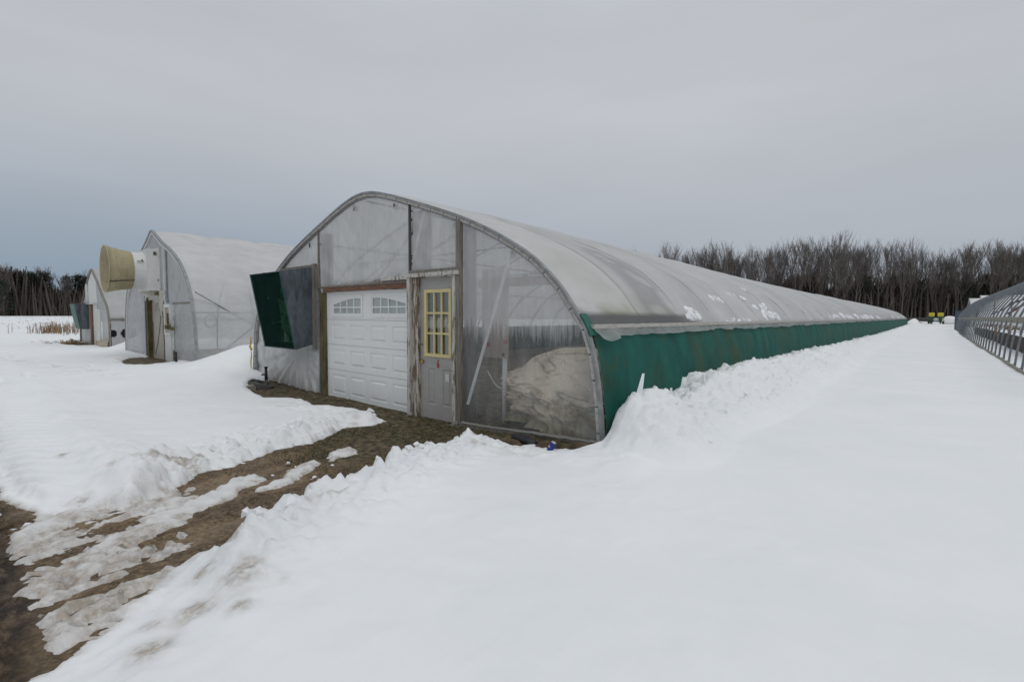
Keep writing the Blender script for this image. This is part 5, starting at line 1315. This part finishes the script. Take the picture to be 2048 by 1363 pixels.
# low tunnel and machine at the end of the lane
t = thing('low_tunnel', (4.5, 103, .35), 'low white snow-covered tunnel with ribs right of the yellow planter', 'tunnel')
rows = []
for i in range(70):
    x = 1.3+8.3*i/69; rr_ = 1+.09*abs(math.sin(i*.36))
    rows.append([(x+.25*(1-abs(math.cos(a))), 103-1.0*math.cos(a)*rr_, .35+1.35*math.sin(a)*rr_) for a in np.linspace(0, PI, 14)])
m = MB(); m.grid(rows); m.build('cover', M['snow_clump'], t, True)
m = MB(); m.poly([(p[0]+.02, p[1], p[2]) for p in rows[0]]); m.build('end_flap', M['white_roof'], t); bx('base_rail', M['wood_dark'], t, 1.3, 9.6, 101.9, 101.95, .3, .62)
def planter():
    t = thing('seed_planter', (.45, 100, .42), 'green farm planter with two yellow hoppers parked at the end of the lane', 'planter')
    z = .42; y = 100; x = .42
    def hopper(cx):
        m = MB(); w, d = .36, .36
        m.hexa([(cx-w*.95, y-d, z+1.32), (cx+w*.95, y-d, z+1.32), (cx+w*.95, y+d, z+1.32), (cx-w*.95, y+d, z+1.32), (cx-w, y-d, z+1.78), (cx+w, y-d, z+1.78), (cx+w, y+d, z+1.78), (cx-w, y+d, z+1.78)])
        m.hexa([(cx-w, y-d, z+1.782), (cx+w, y-d, z+1.782), (cx+w, y+d, z+1.782), (cx-w, y+d, z+1.782), (cx-w*.8, y-d*.8, z+1.88), (cx+w*.8, y-d*.8, z+1.88), (cx+w*.8, y+d*.8, z+1.88), (cx-w*.8, y+d*.8, z+1.88)])
        h = m.build('hopper', M['planter_yellow'], t)
        m = MB(); m.hexa([(cx-.16, y-.16, z+.8), (cx+.16, y-.16, z+.8), (cx+.16, y+.16, z+.8), (cx-.16, y+.16, z+.8), (cx-w*.9, y-d*.9, z+1.318), (cx+w*.9, y-d*.9, z+1.318), (cx+w*.9, y+d*.9, z+1.318), (cx-w*.9, y+d*.9, z+1.318)])
        m.build('hopper_base', M['planter_green'], h)
        m = MB(); m.box(cx-.06, cx+.06, y-.1, y+.1, z+.2, z+.82); m.box(cx-.2, cx+.2, y-.35, y-.28, z+.35, z+.5)
        for s in (-1, 1): m.tube([(cx+s*.05, y-.45, z+.2), (cx+s*.09, y-.45, z+.2)], .2, 14)
        m.build('row_unit', M['planter_green'], t)
    hopper(x-.52); hopper(x+.52)
    m = MB(); m.box(x-.95, x+.95, y+.15, y+.3, z+.55, z+.7); m.box(x-.95, x+.95, y-.05, y+.03, z+.98, z+1.05)
    for s in (-.3, .3): m.box(x+s-.03, x+s+.03, y-.02, y+.04, z+.55, z+1.3)
    m.box(x-.05, x+.05, y+.3, y+2, z+.5, z+.6); m.build('tool_bar', M['planter_green'], t)
    tb('tank', M['white_pvc'], t, [(x-.32, y+.1, z+.85), (x+.34, y+.1, z+.85)], .26, 14)
    for s in (-.85, .85):
        w = tb('wheel', M['tyre'], t, [(x+s-.12, y+.2, z+.34), (x+s+.12, y+.2, z+.34)], .38, 18); tb('rim', M['planter_yellow'], w, [(x+s-.125, y+.2, z+.34), (x+s+.125, y+.2, z+.34)], .2, 14)
    bx('side_box', M['fan_metal'], t, x+.7, x+.9, y-.2, y+.1, z+.5, z+1.1)
planter()
t = thing('pipe_stack', (-1, 106, .5), 'low stack of dark pipes dusted with snow left of the yellow planter', 'pipes')
for i, (dy, dz) in enumerate([(0, 0), (.25, .02), (.5, 0), (.12, .22), (.38, .22), (.25, .42)]): tb('pipe', M['wood_dark'], t, [(-4+.2*i, 106+dy, 1.0+dz), (.6+.1*i, 106+dy, .95+dz)], .11, 8)
bx('trestle', M['wood_weather'], t, (-3.4, -3.2, 105.8, 106.7, .3, .9), (-.3, -.1, 105.8, 106.7, .3, .86))
for i, (x, y, s) in enumerate([(-1.1, 96, .16), (-.35, 97, .2), (.05, 96.5, .3)]):
    tag(lump('dark_clod', (x, y, .42), (s*1.5, s, s*.55), M['clod'], 500+i, 9), ['smallest dark lump in the snow left of the planter', 'flat dark lump in the snow between the smallest lump and the planter', 'largest dark lump in the snow right before the planter'][i], 'clod', 'dark lumps at the end of the lane')
m = MB(); m.tube([(-1.6, 99.5, .85), (-1.2, 99.2, .62), (-.3, 99, .5), (.1, 99, .52)], .04, 6); m.tube([(-.2, 99, .45), (-.1, 99, .75)], .04, 6); o = m.build('drawbar', M['black'], None, True); tag(o, 'dark bent metal bar in the snow left of the planter', 'bar')

# ------------------------------------------------------------------ trees
def bare_tree(seed, H, spread, dens=1., twr=.03, upness=1.5):
    r = random.Random(seed); T = MB(); Cb = MB()
    lx, ly = r.uniform(-.03, .03), r.uniform(-.03, .03)
    tp = []; tr = []
    for i in range(11):
        t = i/10; tp.append(Vector((lx*H*t+.14*math.sin(t*5+seed), ly*H*t+.12*math.cos(t*4+seed)-.12, H*.84*t-.3*(i == 0)))); tr.append(max(.03, .2*(1-t)**.85+.015))
    T.tube(tp[:6], tr[:6], 6, False); Cb.tube(tp[5:], tr[5:], 5, False)
    def at(t):
        f = t*10; i = min(9, int(f)); return tp[i].lerp(tp[i+1], f-i)
    def branch(p, d, L, rad, lvl):
        n = 4 if lvl == 1 else 3; pts = [p]; q = p.copy(); dd = d.copy()
        for i in range(n):
            dd = (dd+Vector((r.uniform(-.13, .13), r.uniform(-.13, .13), .14))).normalized(); q = q+dd*(L/n); pts.append(q.copy())
        Cb.tube(pts, [max(twr*(.55 if lvl > 1 else .7), rad*(1-.75*i/n)) for i in range(n+1)], 4 if lvl == 1 else 3, False)
        if lvl >= 3: return
        for c in range(int({1: 9, 2: 7}[lvl]*dens)):
            t = r.uniform(.2, 1.0); f = t*n; i = min(n-1, int(f)); b = pts[i].lerp(pts[i+1], f-i)
            a = r.uniform(0, 2*PI); sp = r.uniform(.25, .6)
            nd = (dd+Vector((math.cos(a)*sp, math.sin(a)*sp, r.uniform(0, .35)))).normalized()
            branch(b, nd, L*r.uniform(.34, .6), rad*.45, lvl+1)
    nb = int(20*dens)
    for b in range(nb):
        t = .36+.6*b/nb+r.uniform(-.03, .03); a = b*2.4+r.uniform(-.5, .5); up = upness*r.uniform(.75, 1.35)*(.55+.8*t)
        d = Vector((math.cos(a), math.sin(a), up)).normalized()
        branch(at(t), d, H*spread*r.uniform(.8, 1.1)*min(1, (1.12-t)/.5+.3), .075*(1.15-t*.7), 1)
    return T, Cb
def pine(seed, H, mat, r0=.5, cards=1500, wide=.2):
    r = random.Random(seed); T = MB(); Cb = MB()
    T.tube([(0, 0, -.3), (.1, 0, H*.4), (0, .1, H*.8), (0, 0, H*.97)], [.24, .2, .13, .05], 7, False)
    clumps = []
    for i in range(26):
        t = r0+(1-r0)*(i/25)**.9; a = i*2.4; rad = H*wide*(1.15-t)**.7*r.uniform(.3, 1.); clumps.append((rad*math.cos(a), rad*math.sin(a), H*(t-.03), H*r.uniform(.045, .085)))
        T.tube([(0, 0, H*(t-.08)), (rad*math.cos(a), rad*math.sin(a), H*(t-.03))], [.07, .03], 4, False)
    for i in range(cards):
        x, y, z, s = r.choice(clumps); d = Vector((r.gauss(0, 1), r.gauss(0, 1), r.gauss(0, .55))); p = Vector((x, y, z))+d*s*.6
        u = Vector((r.gauss(0, 1), r.gauss(0, 1), r.gauss(0, 1))).normalized(); w = u.orthogonal().normalized(); q = r.uniform(.14, .32)*H/18
        i0 = len(Cb.v); Cb.v += [tuple(p+u*q), tuple(p-u*q*.6+w*q*.6), tuple(p-u*q*.6-w*q*.6)]; Cb.f.append((i0, i0+1, i0+2))
    return T, Cb
def tree_proto(name, tc, mats, label, group):
    root = thing(name, (0, 0, -500), label, 'tree', group)
    for part, mb, mt in (('trunk', tc[0], mats[0]), ('crown', tc[1], mats[1])):
        mb.v = [tuple(Vector(v)) for v in mb.v]; o = mb.build(part, mt, None); o.parent = root
    root.location = (0, 0, 0); return root
used = set()
def place(proto, x, y, z, s, rz, label, group, sz=1.):
    if proto.name in used: o = copy_tree(proto)
    else: o = proto; used.add(proto.name)
    o.location = (x, y, z); o.rotation_euler = (0, 0, rz); o.scale = (s*sz, s*sz, s)
    tag(o, label, 'tree', group)
GB = 'bare trees of the wood behind the right field'; GP = 'dark pines in the wood behind the right field'
pb = [tree_proto('bare_tree', bare_tree(600+i, 21, .3, .92, .024, 1.8), (M['bark_a'] if i % 3 else M['bark_c'], M['bark_b']), 'slender leafless grey tree in the wood beyond the greenhouses', GB) for i in range(6)]
pv = [tree_proto('bare_tree', bare_tree(650+i, 21, .34, 1.1, .024, 1.35), (M['bark_a'], M['bark_b']), 'wide fan-shaped leafless tree standing out of the wood', GB) for i in range(2)]
pp = [tree_proto('pine_tree', pine(700+i, 15, 0, .45), (M['bark_a'], M['needles']), 'dark pine among the bare trees of the right wood', GP) for i in range(4)]
rnd = random.Random(77)
def line(t): return (-70+124*t, 122+86*t)       # front edge of the right-hand wood
LB = 'slender leafless grey tree in the wood beyond the greenhouses'
n = 0
for row, (off, cnt) in enumerate(((0, 46), (5, 42), (11, 36))):
    for i in range(cnt):
        t = (i+rnd.uniform(.1, .9))/cnt; x, y = line(t); x += -.57*off+rnd.uniform(-1, 1); y += .82*off+rnd.uniform(-1.5, 1.5)
        hs = .9+.04*math.sin(t*17+1)+.03*math.sin(t*41)+rnd.uniform(-.06, .06); hs *= .86+.14*float(sst(0, .2, t))
        if t < .03 and row > 0: continue
        place(pb[rnd.randrange(6)], x, y, .1, hs, rnd.uniform(0, 6.28), LB, GB)
for (t, s, lab) in ((.025, .86, 'leftmost fan-shaped bare tree of the right wood, at the roof line'), (.115, .92, 'dense upright bare tree next right of the leftmost fan-shaped one'), (.205, .95, 'broad fan of bare twigs third from the left end of the right wood'), (.40, 1.03, 'tallest and widest bare tree, towering above the middle of the right wood'), (.73, .98, 'tall thin-topped bare tree above the end of the long greenhouse'), (.84, 1.0, 'tall pale bare tree standing above the yellow planter'), (.91, .98, 'tall straight bare tree just right of the planter')):
    x, y = line(t); place(pv[rnd.randrange(2)], x+.6, y-1.5, .1, s, rnd.uniform(0, 6.28), lab, GB)
for i in range(44):
    t = rnd.uniform(.04, 1.0); off = rnd.uniform(-1, 7); x, y = line(t); hs = rnd.uniform(.68, .9)*(1 if t < .9 else 1.12)
    place(pp[rnd.randrange(4)], x-.57*off, y+.82*off, .1, hs, rnd.uniform(0, 6.28), 'dark pine among the bare trees of the right wood', GP, 1.25)
for t, lab in ((.93, 'largest dark pine right of the planter above the bare hoop frame'), (.985, 'dark pine at the right edge of the wood')):
    x, y = line(t); place(pp[1], x, y, .1, 1.12, 2., lab, GP, 1.5)
# crooked pale trunks in front of the wood
GL = 'leaning pale saplings at the edge of the right wood'
for i in range(12):
    t = rnd.uniform(.3, 1.0); x, y = line(t); m = MB(); h = rnd.uniform(6, 11); a = rnd.uniform(-.35, .35)
    m.tube([(x, y-4, -.2), (x+a*h*.4, y-4.2, h*.45), (x+a*h*1.05, y-4, h)], [.1, .08, .03], 5, False)
    for b in range(6):
        k = rnd.uniform(.3, .95); aa = rnd.uniform(-1, 1); m.tube([(x+a*h*k, y-4, h*k), (x+a*h*k+aa*1.6, y-4+rnd.uniform(-.8, .8), h*k+rnd.uniform(.2, 1.6))], [.035, .012], 3, False)
    o = m.build('sapling', M['bark_c'] if i % 2 else M['bark_a']); tag(o, 'thin leaning sapling at the foot of the right wood', 'tree', GL)
def brush(name, pts, n, depth, dirv, h0, h1, label, seed, w0=.1):
    r = random.Random(seed); mb = MB(); (xa, ya), (xb, yb) = pts
    for i in range(n):
        t = r.random(); dp = r.random()**.8*depth-1.5; x = xa+(xb-xa)*t+dirv[0]*dp; y = ya+(yb-ya)*t+dirv[1]*dp
        h = r.uniform(h0, h1)*(.75+.25*math.sin(t*40)+.25*r.random()); a = r.uniform(0, PI); w = w0*r.uniform(.5, 1.6); l = r.gauss(0, .12)*h
        i0 = len(mb.v); dx, dy = math.cos(a), math.sin(a); lx, ly = l*dx, l*dy
        mb.v += [(x-dx*w, y-dy*w, -.3), (x+dx*w, y+dy*w, -.3), (x+lx+dx*w*.4, y+ly+dy*w*.4, h), (x+lx-dx*w*.4, y+ly-dy*w*.4, h)]; mb.f.append((i0, i0+1, i0+2, i0+3))
        for b in range(3):
            k = r.uniform(.3, 1.); q = r.uniform(.6, 2.6); aa = r.uniform(0, 2*PI); bx0, by0, bz = x+lx*k, y+ly*k, h*k; ex, ey, ez = bx0+q*math.cos(aa), by0+q*math.sin(aa), bz+r.uniform(-.2, 1.)*q
            i0 = len(mb.v); mb.v += [(bx0, by0, bz-.06), (bx0, by0, bz+.06), (ex, ey, ez)]; mb.f.append((i0, i0+1, i0+2))
    o = mb.build(name, M['under']); tag(o, label, 'undergrowth', None, 'stuff')
brush('undergrowth', (line(.0), line(1.06)), 19000, 34, (-.57, .82), 6, 13, 'dense brown undergrowth filling the right wood between the trunks', 801, .2)
# left wood across the field
pl = [tree_proto('bare_tree', bare_tree(670+i, 22, .33, .95, .05, 1.5), (M['bark_a'], M['bark_b']), 'x', 'bare trees of the wood across the left field') for i in range(3)]
pq = [tree_proto('pine_tree', pine(720+i, 22.5, 0, .55, 2000, .17), (M['bark_a'], M['needles']), 'x', 'pines of the wood across the left field') for i in range(3)]
def lline(t): return (-300-18*t, -28+230*t)
for i in range(46):
    t = (i+rnd.random())/46; x, y = lline(t); off = rnd.uniform(0, 9)
    place(pl[rnd.randrange(3)], x-off, y, -.3, rnd.uniform(.74, .92), rnd.uniform(0, 6.28), 'dark leafless tree in the wood across the left field', 'bare trees of the wood across the left field')
for i in range(48):
    t = rnd.uniform(.1, 1.); x, y = lline(t); hs = rnd.uniform(.84, 1.0)+.15*float(sst(.3, .42, t))
    place(pq[rnd.randrange(3)], x-rnd.uniform(1, 9), y, -.3, hs, rnd.uniform(0, 6.28), 'dark round-topped pine in the wood across the left field', 'pines of the wood across the left field', 1.15)
ph_ = tree_proto('evergreen_tree', pine(760, 15, 0, .12, 2200, .2), (M['bark_a'], M['needles_g']), 'dull green evergreen standing before the wood across the left field', None)
used.add('x'); ph_.location = (-290, 13, -.3); ph_.scale = (1.3, 1.3, 1)
brush('undergrowth', (lline(0), lline(1)), 15000, 40, (-1, 0), 11, 19, 'dense brown undergrowth filling the wood across the left field', 802, .34)

# ------------------------------------------------------------------ sky, sun, camera
w = bpy.data.worlds.new('World'); S.world = w; w.use_nodes = True
nt = w.node_tree; nt.nodes.clear(); N = nt.nodes.new; L = nt.links.new
SUN_EL, SUN_AZ = math.radians(58), math.radians(95)
sky = N('ShaderNodeTexSky'); sky.sky_type = 'NISHITA'; sky.sun_disc = False; sky.sun_elevation = SUN_EL; sky.sun_rotation = SUN_AZ; sky.dust_density = 4; sky.air_density = 1
tc = N('ShaderNodeTexCoord'); sp = N('ShaderNodeSeparateXYZ'); L(tc.outputs['Generated'], sp.inputs[0])
rp = N('ShaderNodeValToRGB'); els = rp.color_ramp.elements
stops = [(.0, (.35, .395, .45)), (.10, (.39, .43, .48)), (.22, (.47, .495, .535)), (.38, (.53, .55, .58)), (.55, (.52, .545, .575)), (1., (.75, .775, .80))]
while len(els) < len(stops): els.new(.5)
for e, (p, c) in zip(els, stops): e.position = p; e.color = (*c, 1)
L(sp.outputs['Z'], rp.inputs['Fac'])
# broad soft cloud layers: noise over direction, stretched along the horizon
mp = N('ShaderNodeMapping'); mp.inputs['Scale'].default_value = (1, 1, 4.5); L(tc.outputs['Generated'], mp.inputs['Vector'])
nz = N('ShaderNodeTexNoise'); nz.inputs['Scale'].default_value = 1.3; nz.inputs['Detail'].default_value = 5; nz.inputs['Roughness'].default_value = .5; L(mp.outputs[0], nz.inputs['Vector'])
mr = N('ShaderNodeMapRange'); mr.inputs['From Min'].default_value = .3; mr.inputs['From Max'].default_value = .7; mr.inputs['To Min'].default_value = .96; mr.inputs['To Max'].default_value = 1.08; L(nz.outputs['Fac'], mr.inputs['Value'])
# thinner cloud toward the west (left): bluer and a little darker low down
az = N('ShaderNodeMapRange'); az.inputs['From Min'].default_value = -.35; az.inputs['From Max'].default_value = -1.; L(sp.outputs['X'], az.inputs['Value'])
lowm = N('ShaderNodeMapRange'); lowm.inputs['From Min'].default_value = .28; lowm.inputs['From Max'].default_value = .0; L(sp.outputs['Z'], lowm.inputs['Value'])
mul = N('ShaderNodeMath'); mul.operation = 'MULTIPLY'; L(az.outputs[0], mul.inputs[0]); L(lowm.outputs[0], mul.inputs[1])
tint = N('ShaderNodeMix'); tint.data_type = 'RGBA'; tint.inputs[6].default_value = (1, 1, 1, 1); tint.inputs[7].default_value = (.66, .78, .88, 1); L(mul.outputs[0], tint.inputs[0])
v1 = N('ShaderNodeMix'); v1.data_type = 'RGBA'; v1.blend_type = 'MULTIPLY'; v1.inputs[0].default_value = 1; L(rp.outputs[0], v1.inputs[6]); L(tint.outputs[2], v1.inputs[7])
v2 = N('ShaderNodeVectorMath'); v2.operation = 'SCALE'; L(v1.outputs[2], v2.inputs[0]); L(mr.outputs[0], v2.inputs['Scale'])
v3 = N('ShaderNodeVectorMath'); v3.operation = 'SCALE'; v3.inputs['Scale'].default_value = 10.; L(v2.outputs[0], v3.inputs[0])
mx = N('ShaderNodeMix'); mx.data_type = 'RGBA'; mx.inputs[0].default_value = .93; L(sky.outputs[0], mx.inputs[6]); L(v3.outputs[0], mx.inputs[7])
bg = N('ShaderNodeBackground'); bg.inputs['Strength'].default_value = .1; L(mx.outputs[2], bg.inputs['Color'])
ow = N('ShaderNodeOutputWorld'); L(bg.outputs[0], ow.inputs['Surface'])
sl = bpy.data.lights.new('sun', 'SUN'); sl.energy = .45; sl.angle = math.radians(25); sl.color = (1, .97, .93)
so = bpy.data.objects.new('sun', sl); COL.objects.link(so)
sd_ = Vector((math.sin(SUN_AZ)*math.cos(SUN_EL), math.cos(SUN_AZ)*math.cos(SUN_EL), math.sin(SUN_EL)))
so.rotation_euler = sd_.to_track_quat('Z', 'Y').to_euler(); so.location = (0, 0, 30)

cd = bpy.data.cameras.new('camera'); cd.sensor_width = 36; cd.lens = 966/2048*36; cd.clip_start = .05; cd.clip_end = 4000
co = bpy.data.objects.new('camera', cd); COL.objects.link(co); S.camera = co
f_ = 966.
Yc = np.array([841, -46.5, f_]); Yc /= np.linalg.norm(Yc); Xc = -np.array([-1113, -58.5, f_]); Xc -= Yc*Xc.dot(Yc); Xc /= np.linalg.norm(Xc); Zc = np.cross(Xc, Yc)
Mw = np.stack([Xc, Yc, Zc])
R = np.stack([Mw[:, 0], -Mw[:, 1], -Mw[:, 2]], 1)
co.matrix_world = Matrix(((*R[0], 0), (*R[1], 0), (*R[2], 1.53), (0, 0, 0, 1)))
S.view_settings.view_transform = 'Standard'; S.view_settings.look = 'None'; S.view_settings.exposure = 0; S.view_settings.gamma = 1
S.render.engine = 'CYCLES'; S.cycles.use_denoising = True; S.cycles.transparent_max_bounces = 24; S.cycles.max_bounces = 8
S.cycles.diffuse_bounces = 4
